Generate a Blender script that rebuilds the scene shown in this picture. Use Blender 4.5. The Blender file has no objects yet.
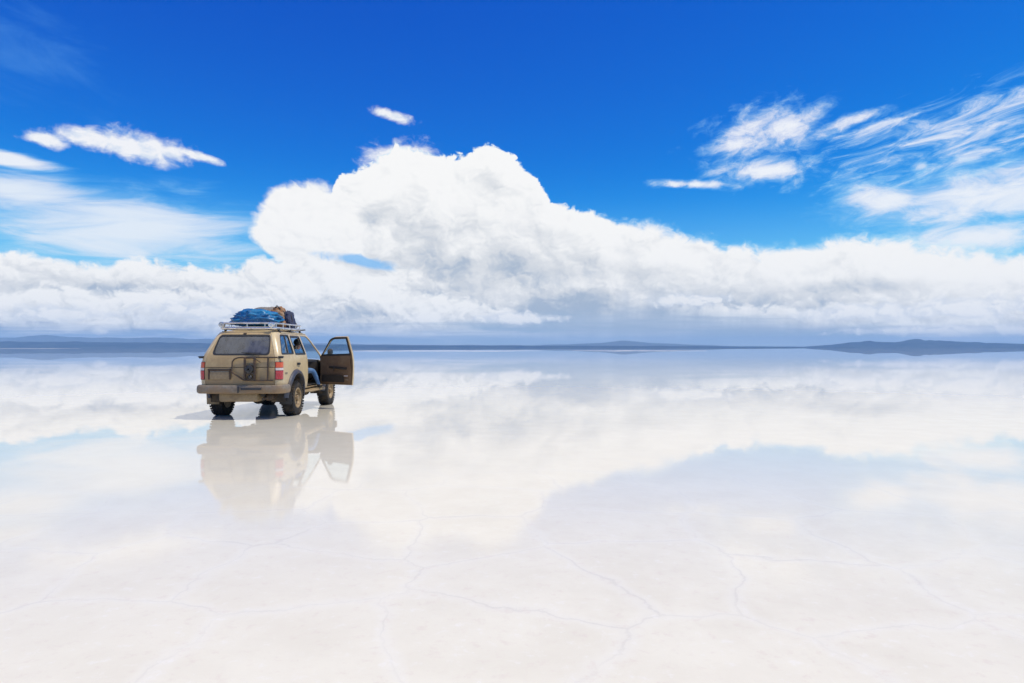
import bpy, bmesh, math, random
from mathutils import Vector, Matrix, noise
from mathutils.geometry import delaunay_2d_cdt
R = math.radians
scene = bpy.context.scene
COL = scene.collection

# ------------------------------------------------------------------ camera
F = 660.0            # focal length in pixels of a 1024 wide frame
CAM_H = 1.573
HOR = 347.5
cd = bpy.data.cameras.new('camera')
cam = bpy.data.objects.new('camera', cd)
COL.objects.link(cam)
cam.location = (0, 0, CAM_H)
cam.rotation_euler = (R(90), 0, 0)
cd.sensor_width = 36
cd.lens = F / 1024 * 36
cd.shift_y = (HOR - 341.5) / 1024
cd.clip_start = 0.1
cd.clip_end = 120000
scene.camera = cam

SUN_EL, SUN_AZ = R(62), R(101)      # azimuth measured from +Y towards +X

# ------------------------------------------------------------------ node maths
class S:
    """a node socket with arithmetic"""
    tree = None
    def __init__(self, sock): self.s = sock
    @staticmethod
    def m(op, *a, clamp=False):
        n = S.tree.nodes.new('ShaderNodeMath'); n.operation = op; n.use_clamp = clamp
        for i, v in enumerate(a):
            if isinstance(v, S): S.tree.links.new(v.s, n.inputs[i])
            else: n.inputs[i].default_value = v
        return S(n.outputs[0])
    def __add__(a, b): return S.m('ADD', a, b)
    def __radd__(a, b): return S.m('ADD', b, a)
    def __sub__(a, b): return S.m('SUBTRACT', a, b)
    def __rsub__(a, b): return S.m('SUBTRACT', b, a)
    def __mul__(a, b): return S.m('MULTIPLY', a, b)
    def __rmul__(a, b): return S.m('MULTIPLY', b, a)
    def __truediv__(a, b): return S.m('DIVIDE', a, b)

def smooth(x, lo, hi, a=0.0, b=1.0):
    n = S.tree.nodes.new('ShaderNodeMapRange'); n.interpolation_type = 'SMOOTHSTEP'
    for i, v in enumerate((x, lo, hi, a, b)):
        if isinstance(v, S): S.tree.links.new(v.s, n.inputs[i])
        else: n.inputs[i].default_value = v
    return S(n.outputs[0])

def xyz(x, y, z=0.0):
    n = S.tree.nodes.new('ShaderNodeCombineXYZ')
    for i, v in enumerate((x, y, z)):
        if isinstance(v, S): S.tree.links.new(v.s, n.inputs[i])
        else: n.inputs[i].default_value = v
    return S(n.outputs[0])

def fbm(vec, scale, detail=6, rough=0.55, dist=0.0, ntype='FBM', lac=2.0):
    n = S.tree.nodes.new('ShaderNodeTexNoise'); n.noise_dimensions = '3D'
    try: n.noise_type = ntype
    except Exception: pass
    n.normalize = True
    S.tree.links.new(vec.s, n.inputs['Vector'])
    n.inputs['Scale'].default_value = scale; n.inputs['Detail'].default_value = detail
    n.inputs['Roughness'].default_value = rough; n.inputs['Distortion'].default_value = dist
    n.inputs['Lacunarity'].default_value = lac
    return S(n.outputs['Fac'])

def puffs(vec, scale, detail=3.0, rough=0.5, sm=0.35):
    n = S.tree.nodes.new('ShaderNodeTexVoronoi'); n.voronoi_dimensions = '2D'
    n.feature = 'F1'; n.normalize = True
    S.tree.links.new(vec.s, n.inputs['Vector'])
    n.inputs['Scale'].default_value = scale; n.inputs['Detail'].default_value = detail
    n.inputs['Roughness'].default_value = rough
    return 1.0 - S(n.outputs['Distance'])

def curve(x, pts, lo, hi, vlo, vhi):
    """piecewise smooth function of a socket through pts"""
    n = S.tree.nodes.new('ShaderNodeFloatCurve')
    cm = n.mapping; c = cm.curves[0]
    pts = sorted(pts)
    P = [((a - lo) / (hi - lo), (v - vlo) / (vhi - vlo)) for a, v in pts]
    if P[0][0] > 0: P.insert(0, (0.0, P[0][1]))
    if P[-1][0] < 1: P.append((1.0, P[-1][1]))
    c.points[0].location = P[0]; c.points[1].location = P[-1]
    for p in P[1:-1]: c.points.new(*p)
    for p in c.points: p.handle_type = 'AUTO_CLAMPED'
    cm.update()
    t = S.m('DIVIDE', x - lo, hi - lo, clamp=True)
    S.tree.links.new(t.s, n.inputs['Value'])
    return S(n.outputs[0]) * (vhi - vlo) + vlo

def rgbmix(fac, a, b):
    n = S.tree.nodes.new('ShaderNodeMix'); n.data_type = 'RGBA'; n.clamp_factor = True
    ins = {i.identifier: i for i in n.inputs}
    for k, v in (('Factor_Float', fac), ('A_Color', a), ('B_Color', b)):
        if isinstance(v, S): S.tree.links.new(v.s, ins[k])
        elif k == 'Factor_Float': ins[k].default_value = v
        else: ins[k].default_value = (*v, 1)
    return S([o for o in n.outputs if o.identifier == 'Result_Color'][0])

def ang(px, py):
    az = math.atan((px - 512) / F)
    el = math.atan((HOR - py) / F * math.cos(az))
    return math.degrees(az), math.degrees(el)

# ------------------------------------------------------------------ sky with clouds
world = bpy.data.worlds.new('World'); scene.world = world
world.use_nodes = True
wt = world.node_tree; wt.nodes.clear(); S.tree = wt
WS = 0.1                                          # background strength
sky = wt.nodes.new('ShaderNodeTexSky'); sky.sky_type = 'NISHITA'
sky.sun_disc = False
sky.sun_elevation = SUN_EL
sky.sun_rotation = SUN_AZ
sky.altitude = 3650; sky.air_density = 1.0; sky.dust_density = 0.3; sky.ozone_density = 3.0
hs = wt.nodes.new('ShaderNodeHueSaturation')
hs.inputs['Saturation'].default_value = 1.5; hs.inputs['Value'].default_value = 1.25
hs.inputs['Hue'].default_value = 0.492
wt.links.new(sky.outputs[0], hs.inputs['Color'])
sc_ = wt.nodes.new('ShaderNodeSeparateColor'); wt.links.new(hs.outputs[0], sc_.inputs[0])
r_, g_, b_ = (S(o) * WS for o in sc_.outputs)
g2 = S.m('POWER', g_, 1.62) * (2.95 / WS)
b2 = S.m('POWER', b_, 0.61) * (1.11 / WS)
r2 = S.m('MINIMUM', S.m('POWER', r_, 3.0) * (350.0 / WS), g2 * 0.6)
cc_ = wt.nodes.new('ShaderNodeCombineColor')
for i_, v_ in enumerate((r2, g2, b2)): wt.links.new(v_.s, cc_.inputs[i_])
skycol = S(cc_.outputs[0])                        # the deep, polarised blue of the high plateau

tc = wt.nodes.new('ShaderNodeTexCoord')
sep = wt.nodes.new('ShaderNodeSeparateXYZ')
wt.links.new(tc.outputs['Generated'], sep.inputs[0])
dx, dy, dz = (S(o) for o in sep.outputs)
DEG = 180 / math.pi
A = S.m('ARCTAN2', dx, dy) * DEG                  # azimuth from the view axis, degrees
E = S.m('ARCSINE', dz) * DEG                      # elevation, degrees
k10 = 1.0 / WS

def over(col, fac, c):
    return rgbmix(fac, col, c)

def thin(col, fac, c):
    """thin cloud: bluer where it is thinnest"""
    return rgbmix(fac, col, rgbmix(smooth(fac, 0.0, 0.75), tuple(v * k for v, k in zip(c, (0.42, 0.86, 1.03))), c))

def scaled(c): return tuple(v * k10 for v in c)

warp = fbm(xyz(A, E * 1.3, 3.1), 0.35, 5, 0.6)
warp2 = fbm(xyz(A, E * 1.3, 7.7), 0.35, 5, 0.6)
WX = A + (warp - 0.5) * 3.4
WY = E * 1.25 + (warp2 - 0.5) * 2.6

def blob(cx, cy, rx, ry, rot=0.0):
    """soft elliptical region of the sky: 1 at its middle, 0 at its rim"""
    a0, e0 = ang(cx, cy)
    k = math.cos(R(a0))
    ra = math.degrees(rx / F) * k * k; rb = math.degrees(ry / F) * k
    c, s = math.cos(R(rot)), math.sin(R(rot))
    u = ((A - a0) * c + (E - e0) * s) * (1 / ra)
    v = ((E - e0) * c - (A - a0) * s) * (1 / rb)
    return 1.0 - S.m('SQRT', u * u + v * v)

def streak(rot, sl, sc, seed, detail=7, rough=0.6, dist=0.3):
    c, s = math.cos(R(rot)), math.sin(R(rot))
    u = A * c + E * s; v = E * c - A * s
    return fbm(xyz(u * sl, v * sc, seed), 1.0, detail, rough, dist)

def union(*b):
    o = b[0]
    for x in b[1:]: o = S.m('SMOOTH_MAX', o, x, 0.25)
    return o

col = skycol
# pale veil low in the sky
col = over(col, smooth(E, 16, -1, 0, 0.30), scaled((0.22, 0.56, 0.95)))

# the blue pales low in the sky
col = over(col, smooth(E, 13, 3, 0, 0.62), scaled((0.26, 0.50, 0.86)))
# --- thin high cloud
wisp = streak(-8, 0.10, 0.40, 2.2, 6, 0.62, 0.8)
m = union(blob(30, 55, 130, 60, -10), blob(0, 98, 70, 18, -8), blob(120, 130, 60, 12, -14))
col = thin(col, smooth(m * 0.5 + (wisp - 0.5) * 1.7, 0.10, 0.95, 0, 0.20), scaled((0.45, 0.66, 0.95)))
veil = streak(3, 0.12, 0.75, 5.2, 7, 0.6, 0.6)
m = union(blob(130, 234, 195, 50, 1), blob(5, 190, 125, 30, -3))
d = m * 0.9 + (veil - 0.5) * 1.3
col = thin(col, smooth(d, -0.10, 0.85, 0, 0.93), scaled((0.84, 0.90, 0.96)))
d = blob(0, 157, 82, 11, -3) * 0.8 + (veil - 0.5) * 1.2
col = thin(col, smooth(d, 0.0, 0.5, 0, 0.93), scaled((0.92, 0.94, 0.97)))
cir = streak(13, 0.26, 1.0, 8.4, 8, 0.66, 0.9)
m = union(blob(975, 120, 215, 46, 14), blob(880, 125, 100, 16, 16), blob(960, 160, 160, 26, 10))
d = m * 0.60 + (cir - 0.5) * 1.9
col = thin(col, smooth(d, 0.08, 0.92, 0, 0.88), scaled((0.88, 0.93, 0.99)))
cir2 = streak(4, 0.28, 0.75, 1.4, 8, 0.66, 0.6)
m = union(blob(985, 196, 205, 44, 3), blob(890, 200, 80, 24, -12), blob(980, 236, 160, 26, 0))
d = m * 1.0 + (cir2 - 0.5) * 1.5
col = thin(col, smooth(d, -0.02, 1.05, 0, 0.95), scaled((0.90, 0.93, 0.97)))
tuft = fbm(xyz(A * 0.8 + E * 0.25 + (warp - 0.5) * 2, E * 1.5 - A * 0.3 + (warp2 - 0.5) * 1.0, 9.9), 0.5, 8, 0.62, 0.25)
m = union(blob(765, 132, 85, 34, 6), blob(765, 172, 85, 20, -4), blob(692, 184, 56, 6, -3),
          blob(840, 125, 60, 10, 10))
d = m * 0.95 + (tuft - 0.5) * 2.1
col = thin(col, smooth(d, 0.05, 1.05, 0, 0.95), scaled((0.93, 0.95, 0.98)))
m = blob(921, 166, 15, 9)
col = thin(col, smooth(m * 0.9 + (tuft - 0.5) * 1.6, 0.1, 0.8, 0, 0.6), scaled((0.95, 0.97, 0.99)))
F1_ = fbm(xyz(WX, WY, 1.3), 0.50, 8, 0.58, 0.2)          # fine detail, shared by all tiers
F2_ = fbm(xyz(WX + 0.22, WY + 0.36, 1.3), 0.50, 5, 0.58, 0.2)
HS1 = puffs(xyz(WX, WY), 0.80, 3.0, 0.55); HS2 = puffs(xyz(WX + 0.24, WY + 0.36), 0.80, 3.0, 0.55)
lump_ = (HS1 - HS2) * 0.42 + (HS1 - 0.6) * 0.20          # cauliflower heads, lit from the upper right
fine_relief = F1_ - F2_
# --- small fair weather cumulus
sp = fbm(xyz(A + (warp - 0.5) * 0.8, E * 1.5, 1.7), 0.62, 8, 0.60, 0.3)
sp_up = fbm(xyz(A + (warp - 0.5) * 0.8 + 0.25, E * 1.5 + 0.5, 1.7), 0.62, 3, 0.55, 0.3)
m = union(blob(140, 147, 70, 19, -3), blob(90, 138, 50, 13), blob(47, 139, 30, 11, -4), blob(198, 156, 32, 6, -12),
          blob(393, 116, 30, 7, -11), blob(398, 158, 50, 20, 6))
d = m * 1.10 + (sp - 0.5) * 1.4 + (HS1 - 0.6) * 0.5
sh = rgbmix(smooth(sp - sp_up, -0.10, 0.07), scaled((0.78, 0.84, 0.92)), scaled((0.96, 0.96, 0.965)))
col = over(col, smooth(d, 0.10, 0.80, 0, 0.95), sh)

def solid(col, fac, c):
    """thick cloud whose frayed rim lets the blue through"""
    n = S.tree.nodes.new('ShaderNodeVectorMath'); n.operation = 'MULTIPLY'
    S.tree.links.new(c.s, n.inputs[0]); n.inputs[1].default_value = (0.55, 0.90, 1.02)
    return rgbmix(fac, col, rgbmix(smooth(fac, 0.05, 0.85), S(n.outputs[0]), c))

# --- the great bank of cumulus, tiers one before the other
SOFT = fbm(xyz(A, E * 1.9, 4.4), 0.13, 4, 0.5, 0.5)      # wide soft shading
LIT = scaled((0.975, 0.970, 0.955)); MID = scaled((0.70, 0.725, 0.755)); DRK = scaled((0.42, 0.50, 0.61))
def shade(sh):
    a = rgbmix(smooth(sh, -0.05, 0.45), DRK, MID)
    return rgbmix(smooth(sh, 0.30, 0.92), a, LIT)

def profile(pts):
    return curve(A, [ang(*p) for p in pts], -40, 40, -4, 20)

def tier(T, seed, amp, w, pscale, depth0, depth1, dark, fine=0.5, soft=0.5, rel=1.0):
    H = puffs(xyz(WX + seed * 7.3, WY + seed * 3.9), pscale, 2.0, 0.5)
    L1 = fbm(xyz(WX, WY, seed), 0.26, 2, 0.5); L2 = fbm(xyz(WX + 0.9, WY + 1.3, seed), 0.26, 2, 0.5)
    D = T - E + (H - 0.6) * (2.0 * amp) + (F1_ - 0.5) * (1.5 * fine) + (HS1 - 0.6) * (1.5 * fine)
    alpha = smooth(D, 0.0, w)
    relief = (L1 - L2) * 0.8 + fine_relief * 0.9 * rel + (H - 0.65) * 0.30 * rel + lump_ * (smooth(SOFT, 0.3, 0.65, 0.5, 1.1) * rel)
    g = smooth(D, depth0, depth1, 0, 1) * dark
    sh = 0.71 + relief * 1.25 - g * (0.5 + smooth(SOFT, 0.35, 0.65, -soft, soft)) + smooth(D, 0.2, 1.6, 0.17, 0.0)
    return D, alpha, sh

def grey(*bl, k=0.8, hard=0.9):
    """soft grey undersides"""
    return smooth(union(*bl) * 0.9 + (SOFT - 0.5) * 0.8 + (F1_ - 0.5) * 0.5, 0.0, hard, 0, k)

# back tier: the tower and the long shoulder to the right
T1 = profile([(-60, 262), (0, 262), (120, 272), (225, 275), (280, 262), (318, 240), (330, 200), (338, 178), (362, 168), (385, 158),
              (400, 148), (425, 152), (452, 158), (486, 146), (510, 156), (536, 178), (550, 199), (590, 210), (650, 222),
              (700, 232), (760, 244), (810, 240), (850, 234), (905, 238), (1024, 248), (1090, 255)])
D1, a1, s1 = tier(T1, 1.3, 0.55, smooth(A, 2, 14, 0.34, 1.3), 0.30, 2.5, 9.0, 0.30, fine=1.0, rel=0.7)
s1 = s1 + smooth(D1, 5.0, 2.0, 0, 0.16) - grey(blob(470, 262, 140, 22, 3), blob(640, 285, 220, 36, -4), blob(375, 215, 40, 14, 30), blob(560, 235, 90, 14, -10), k=0.26)
col = solid(col, a1, shade(s1))
# the round head standing in front of the tower at its left
mb = union(blob(310, 222, 62, 46, 0), blob(340, 236, 52, 28, 0), blob(295, 235, 50, 34))
d = mb * 1.6 + (F1_ - 0.5) * 0.55 + (HS1 - 0.6) * 0.35 + (puffs(xyz(WX, WY), 0.33, 2.0, 0.5) - 0.6) * 0.5
s0 = 0.84 + fine_relief * 0.6 + lump_ * 0.60 + (SOFT - 0.5) * 0.2 - smooth(E, 9.5, 6.0, 0, 0.18)
col = over(col, smooth(d, 0.18, smooth(A, -17, -13, 0.50, 0.85)), shade(s0))
# middle tier
T2 = profile([(-60, 250), (0, 252), (50, 256), (100, 266), (130, 256), (170, 264), (225, 268), (262, 258), (300, 256), (335, 262),
              (360, 276), (400, 272), (440, 280), (480, 292), (510, 285), (560, 268), (600, 262), (650, 276), (700, 276), (780, 270),
              (850, 264), (930, 268), (1024, 270), (1090, 268)])
D2, a2, s2 = tier(T2, 2.9, 0.7, smooth(A, -10, 3, 0.7, 3.0), 0.34, 1.2, 4.8, 0.42, fine=0.9)
gap = smooth(blob(362, 262, 52, 8, -6) + (F1_ - 0.5) * 1.6, 0.05, 0.7)
col = over(col, gap * 0.85, scaled((0.20, 0.52, 0.92)))
s2 = s2 - grey(blob(560, 308, 130, 30, 0), blob(740, 308, 160, 26, 0), blob(440, 296, 100, 18, 0), blob(120, 292, 170, 16, 0), blob(880, 285, 160, 14, 0), k=0.5)
col = over(col, a2 * (1.0 - gap), shade(s2))
# near tier: the low heaps over the horizon
T3 = profile([(-60, 285), (0, 290), (60, 284), (110, 292), (170, 286), (230, 294), (290, 284), (340, 280), (400, 286), (450, 296),
              (500, 308), (560, 318), (620, 320), (660, 318), (690, 306), (740, 306), (800, 308), (850, 302), (900, 308), (950, 302),
              (1000, 298), (1024, 296), (1090, 292)])
D3, a3, s3 = tier(T3, 5.1, 0.7, 0.7, 0.55, 0.7, 3.0, 0.42, fine=0.9, rel=1.3)
col = over(col, a3, shade(s3 + 0.02))

# flat blue-grey cloud base, then rain and distance below it
str_ = streak(0, 0.10, 1.3, 4.7, 6, 0.58, 0.5)
edge = E + (str_ - 0.5) * 2.2 + (F1_ - 0.5) * 0.5
lowcol = rgbmix(smooth(A, -20, -4), scaled((0.24, 0.38, 0.62)), scaled((0.35, 0.475, 0.62)))
basecol = rgbmix(smooth(str_, 0.36, 0.66), lowcol, scaled((0.58, 0.66, 0.78)))
cut = profile([(0, 331), (200, 332), (340, 332), (420, 331), (500, 327), (560, 318), (620, 316), (680, 318),
               (760, 322), (860, 330), (1024, 333)])
col = over(col, smooth(edge - cut, 0.9, -0.5, 0, 0.92), basecol)
# grey rain curtain hanging to the right of the middle
rain = streak(84, 0.05, 0.8, 3.3, 3, 0.5, 0.1)
m = union(blob(640, 326, 160, 38), blob(740, 332, 150, 24))
col = over(col, smooth(m + (rain - 0.5) * 1.5, -0.05, 1.0, 0, 0.68), scaled((0.38, 0.47, 0.60)))
# little sunlit heaps under the base
hp = puffs(xyz(WX * 1.1, WY * 1.3), 0.7, 2.0, 0.5)
m = union(blob(865, 311, 85, 11), blob(985, 306, 90, 13), blob(690, 300, 46, 7), blob(930, 331, 140, 6), blob(101, 331, 10, 5),
          blob(60, 314, 70, 10), blob(200, 312, 70, 11), blob(1010, 331, 50, 6), blob(520, 318, 60, 6))
d = m * 0.9 + (hp - 0.6) * 1.0 + (F1_ - 0.5) * 1.8
hc = rgbmix(smooth(d + fine_relief * 2.0, 0.15, 0.9), scaled((0.70, 0.75, 0.83)), scaled((0.95, 0.95, 0.95)))
col = over(col, smooth(d, 0.05, 0.55, 0, 0.85), hc)
# brightness towards the horizon haze
col = over(col, smooth(E, 1.3, 0.0, 0, 0.6), lowcol)

# unseen broken cloud, added behind and above the view to whiten the skylight
hi = fbm(xyz(dx * 1.0, dy * 1.0, dz * 1.6), 2.1, 6, 0.58, 0.4)
col = over(col, smooth(hi + smooth(E, 28, 42, -0.4, 0.0), 0.40, 0.56, 0, 0.96), scaled((0.90, 0.885, 0.87)))

bg = wt.nodes.new('ShaderNodeBackground'); bg.inputs['Strength'].default_value = WS
wt.links.new(col.s, bg.inputs['Color'])
wo = wt.nodes.new('ShaderNodeOutputWorld')
wt.links.new(bg.outputs[0], wo.inputs['Surface'])
world.cycles.sampling_method = 'MANUAL'; world.cycles.sample_map_resolution = 1024

sl = bpy.data.lights.new('sun', 'SUN'); so = bpy.data.objects.new('sun', sl); COL.objects.link(so)
sl.energy = 3.1; sl.angle = R(0.53); sl.color = (1.0, 0.915, 0.77)
sd = Vector((math.sin(SUN_AZ) * math.cos(SUN_EL), math.cos(SUN_AZ) * math.cos(SUN_EL), math.sin(SUN_EL)))
so.rotation_euler = sd.to_track_quat('Z', 'Y').to_euler()
so.location = sd * 60

scene.view_settings.view_transform = 'Standard'
scene.view_settings.look = 'None'
scene.view_settings.exposure = 0.0; scene.view_settings.gamma = 1.0
scene.view_settings.use_curve_mapping = False
cy = scene.cycles
cy.use_denoising = True
cy.max_bounces = 8; cy.diffuse_bounces = 3; cy.glossy_bounces = 4; cy.transparent_max_bounces = 12; cy.volume_bounces = 1
cy.sample_clamp_indirect = 6.0
# ------------------------------------------------------------------ object helpers
def tag(o, label=None, cat=None, group=None, kind=None):
    if label: o['label'] = label
    if cat: o['category'] = cat
    if group: o['group'] = group
    if kind: o['kind'] = kind
    return o

def link(name, me, parent=None):
    o = bpy.data.objects.new(name, me); COL.objects.link(o)
    if parent: o.parent = parent
    return o

def new_mat(name):
    m = bpy.data.materials.new(name); m.use_nodes = True
    m.node_tree.nodes.clear(); S.tree = m.node_tree
    out = S.tree.nodes.new('ShaderNodeOutputMaterial')
    b = S.tree.nodes.new('ShaderNodeBsdfPrincipled')
    S.tree.links.new(b.outputs[0], out.inputs['Surface'])
    return m, b, out

def setin(b, name, v):
    if isinstance(v, S): S.tree.links.new(v.s, b.inputs[name])
    elif isinstance(v, tuple) and len(v) == 3: b.inputs[name].default_value = (*v, 1)
    else: b.inputs[name].default_value = v

def coords(kind='Object'):
    t = S.tree.nodes.new('ShaderNodeTexCoord'); return S(t.outputs[kind])

def split(v):
    n = S.tree.nodes.new('ShaderNodeSeparateXYZ'); S.tree.links.new(v.s, n.inputs[0])
    return [S(o) for o in n.outputs]

def bump(h, strength, dist=0.01):
    n = S.tree.nodes.new('ShaderNodeBump'); n.inputs['Strength'].default_value = strength
    n.inputs['Distance'].default_value = dist
    S.tree.links.new(h.s, n.inputs['Height']); return S(n.outputs[0])

def voro_edge(vec, scale, rnd=0.85):
    n = S.tree.nodes.new('ShaderNodeTexVoronoi'); n.voronoi_dimensions = '2D'; n.feature = 'DISTANCE_TO_EDGE'
    n.inputs['Scale'].default_value = scale; n.inputs['Randomness'].default_value = rnd
    S.tree.links.new(vec.s, n.inputs['Vector']); return S(n.outputs['Distance'])

# ------------------------------------------------------------------ wet salt flat
def make_ground():
    bm = bmesh.new()
    rings = [0, 15, 60, 240, 1000, 4000, 19500]
    n = 48
    prev = [bm.verts.new((0, 0, 0))]
    for r in rings[1:]:
        cur = [bm.verts.new((r * math.cos(2 * math.pi * i / n), r * math.sin(2 * math.pi * i / n), 0)) for i in range(n)]
        for i in range(n):
            j = (i + 1) % n
            if len(prev) == 1: bm.faces.new((prev[0], cur[i], cur[j]))
            else: bm.faces.new((prev[i], cur[i], cur[j], prev[j]))
        prev = cur
    me = bpy.data.meshes.new('ground'); bm.to_mesh(me); bm.free()
    return me

gm, gb, _ = new_mat('wet_salt')
P_ = coords('Object'); gx, gy, gz = split(P_)
gr0 = fbm(xyz(gx, gy, 21.0), 3.0, 5, 0.6); gr0b = fbm(xyz(gx, gy, 27.0), 3.0, 5, 0.6)
w1 = fbm(xyz(gx, gy, 0.0), 0.55, 3, 0.5); w2 = fbm(xyz(gx, gy, 5.0), 0.55, 3, 0.5)
wv = xyz(gx + (w1 - 0.5) * 0.8 + (gr0 - 0.5) * 0.22 + 0.4, gy + (w2 - 0.5) * 0.8 + (gr0b - 0.5) * 0.22 + 0.35)
ed = voro_edge(wv, 0.88, 0.55)
gr = fbm(xyz(gx, gy, 2.0), 2.2, 8, 0.62)
grain = fbm(xyz(gx, gy, 8.0), 34.0, 4, 0.6)
patch = fbm(xyz(gx, gy, 11.0), 0.22, 6, 0.55, 0.4)
ridge = smooth(ed + (gr - 0.5) * 0.02, 0.0, 0.013, 1, 0)
ridge_side = smooth(ed + (gr - 0.5) * 0.035, 0.01, 0.07, 1, 0)
dist = S.m('SQRT', gx * gx + gy * gy)
near = smooth(dist, 2.5, 12, 1, 0)
lineamt = smooth(fbm(xyz(gx, gy, 41.0), 0.8, 4, 0.6), 0.38, 0.60)
c = rgbmix(smooth(gr, 0.25, 0.75), (0.725, 0.688, 0.575), (0.785, 0.753, 0.635))
c = rgbmix(smooth(patch, 0.3, 0.7, 0, 0.55), c, (0.77, 0.73, 0.61))
halo = smooth(ed + (gr - 0.5) * 0.10, 0.0, 0.10, 1, 0)
c = rgbmix(halo * near * 0.40, c, (0.81, 0.795, 0.715))
side = smooth(ed + (gr - 0.5) * 0.03, 0.004, 0.045, 1, 0)
c = rgbmix(side * near * (0.08 + lineamt * 0.16), c, (0.66, 0.63, 0.56))
c = rgbmix(ridge * near * (0.05 + lineamt * 0.30), c, (0.56, 0.53, 0.475))
fleck = fbm(xyz(gx, gy, 31.0), 9.0, 8, 0.72)
c = rgbmix(smooth(fleck, 0.52, 0.70, 0, 0.70) * near, c, (0.70, 0.63, 0.545))
c = rgbmix(smooth(fleck, 0.46, 0.30, 0, 0.60) * near, c, (0.82, 0.80, 0.74))
setin(gb, 'Base Color', c)
# film of brine: deep enough to mirror from about eight metres out, drying towards the near bank
wet = smooth(gy + (patch - 0.5) * 4.0 + (gr - 0.5) * 1.0, 2.9, 12.3)
setin(gb, 'IOR', 1.33)
setin(gb, 'Specular IOR Level', wet * 0.25 + 0.08)
rough = smooth(dist, 3, 11, 0.03, 0.006) + (1.0 - wet) * 0.03
setin(gb, 'Roughness', rough)
hgt = ridge * 0.5 * near + gr * 0.35 * near + grain * 0.10 * near + fleck * 0.25 * near
setin(gb, 'Normal', bump(hgt, 0.07, 0.02))
ground = link('ground', make_ground()); ground.data.materials.append(gm)
tag(ground, 'white wet salt flat covered by a mirror film of brine', 'ground', kind='structure')

# ------------------------------------------------------------------ far hills
def hills(name, path, hfun, width, color, seed, rows=9):
    """a range of hills: a real ridge of land along a path of (px, metres away)"""
    bm = bmesh.new(); grid = []
    for (px, dist_) in path:
        az = math.atan((px - 512) / F)
        ux, uy = math.sin(az), math.cos(az)
        h = hfun(px) * dist_ / F / math.cos(az)
        row = []
        for j in range(rows):
            t = j / (rows - 1) * 2 - 1
            prof = (1 - abs(t) ** 1.25) * (1.0 if abs(t) < 1e-6 else 0.82 + 0.36 * noise.noise((px * 0.05, t * 2.3, seed)))
            d = dist_ / math.cos(az) + t * width
            row.append(bm.verts.new((ux * d, uy * d, -3.0 if abs(t) > 0.99 else max(h * prof, 0.5))))
        grid.append(row)
    for a, b in zip(grid, grid[1:]):
        for j in range(rows - 1):
            bm.faces.new((a[j], b[j], b[j + 1], a[j + 1]))
    me = bpy.data.meshes.new(name); bmesh.ops.recalc_face_normals(bm, faces=bm.faces)
    bm.to_mesh(me); bm.free()
    for p in me.polygons: p.use_smooth = True
    o = link(name, me); o.data.materials.append(color)
    return o

def interp(pts):
    def f(x):
        if x <= pts[0][0]: return pts[0][1]
        for (a, u), (b, v) in zip(pts, pts[1:]):
            if x <= b: return u + (v - u) * (x - a) / (b - a)
        return pts[-1][1]
    return f

def hill_mat(name, a, b):
    m, bs, _ = new_mat(name)
    n = fbm(coords('Object'), 0.004, 7, 0.65)
    setin(bs, 'Base Color', rgbmix(smooth(n, 0.35, 0.65), a, b)); setin(bs, 'Roughness', 1.0)
    setin(bs, 'Specular IOR Level', 0.0)
    return m
hm = hill_mat('haze_blue_hill_rock', (0.012, 0.042, 0.105), (0.040, 0.072, 0.130))  # blue of the distant air mixed into the rock's base colour
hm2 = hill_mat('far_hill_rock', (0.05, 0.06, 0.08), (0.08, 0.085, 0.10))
hr = interp([(760, 0.2), (800, 0.7), (828, 2.6), (850, 5.0), (868, 6.6), (880, 5.4), (898, 5.2), (906, 7.0), (918, 8.6), (926, 6.7), (960, 5.6), (985, 4.4), (1030, 3.2), (1120, 2.2), (1250, 0.3)])
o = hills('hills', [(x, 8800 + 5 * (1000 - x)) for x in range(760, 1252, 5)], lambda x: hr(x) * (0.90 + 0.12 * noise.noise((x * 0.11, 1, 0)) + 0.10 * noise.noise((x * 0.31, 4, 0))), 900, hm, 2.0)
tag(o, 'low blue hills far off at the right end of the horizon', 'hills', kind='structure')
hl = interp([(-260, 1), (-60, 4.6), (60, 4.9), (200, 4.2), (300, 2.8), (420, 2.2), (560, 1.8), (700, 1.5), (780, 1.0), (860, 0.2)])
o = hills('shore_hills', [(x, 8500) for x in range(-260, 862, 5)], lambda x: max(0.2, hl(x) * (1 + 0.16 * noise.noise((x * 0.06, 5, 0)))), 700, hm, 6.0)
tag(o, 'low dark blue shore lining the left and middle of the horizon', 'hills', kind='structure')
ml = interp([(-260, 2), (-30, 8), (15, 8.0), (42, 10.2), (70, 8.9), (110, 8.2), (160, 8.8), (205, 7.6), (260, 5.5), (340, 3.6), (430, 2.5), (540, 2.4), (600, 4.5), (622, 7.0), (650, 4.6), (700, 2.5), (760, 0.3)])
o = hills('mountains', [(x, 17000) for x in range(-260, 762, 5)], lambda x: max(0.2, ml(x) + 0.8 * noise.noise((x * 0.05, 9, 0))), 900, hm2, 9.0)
tag(o, 'pale blue mountains behind the shore at the left', 'mountains', kind='structure')

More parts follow.
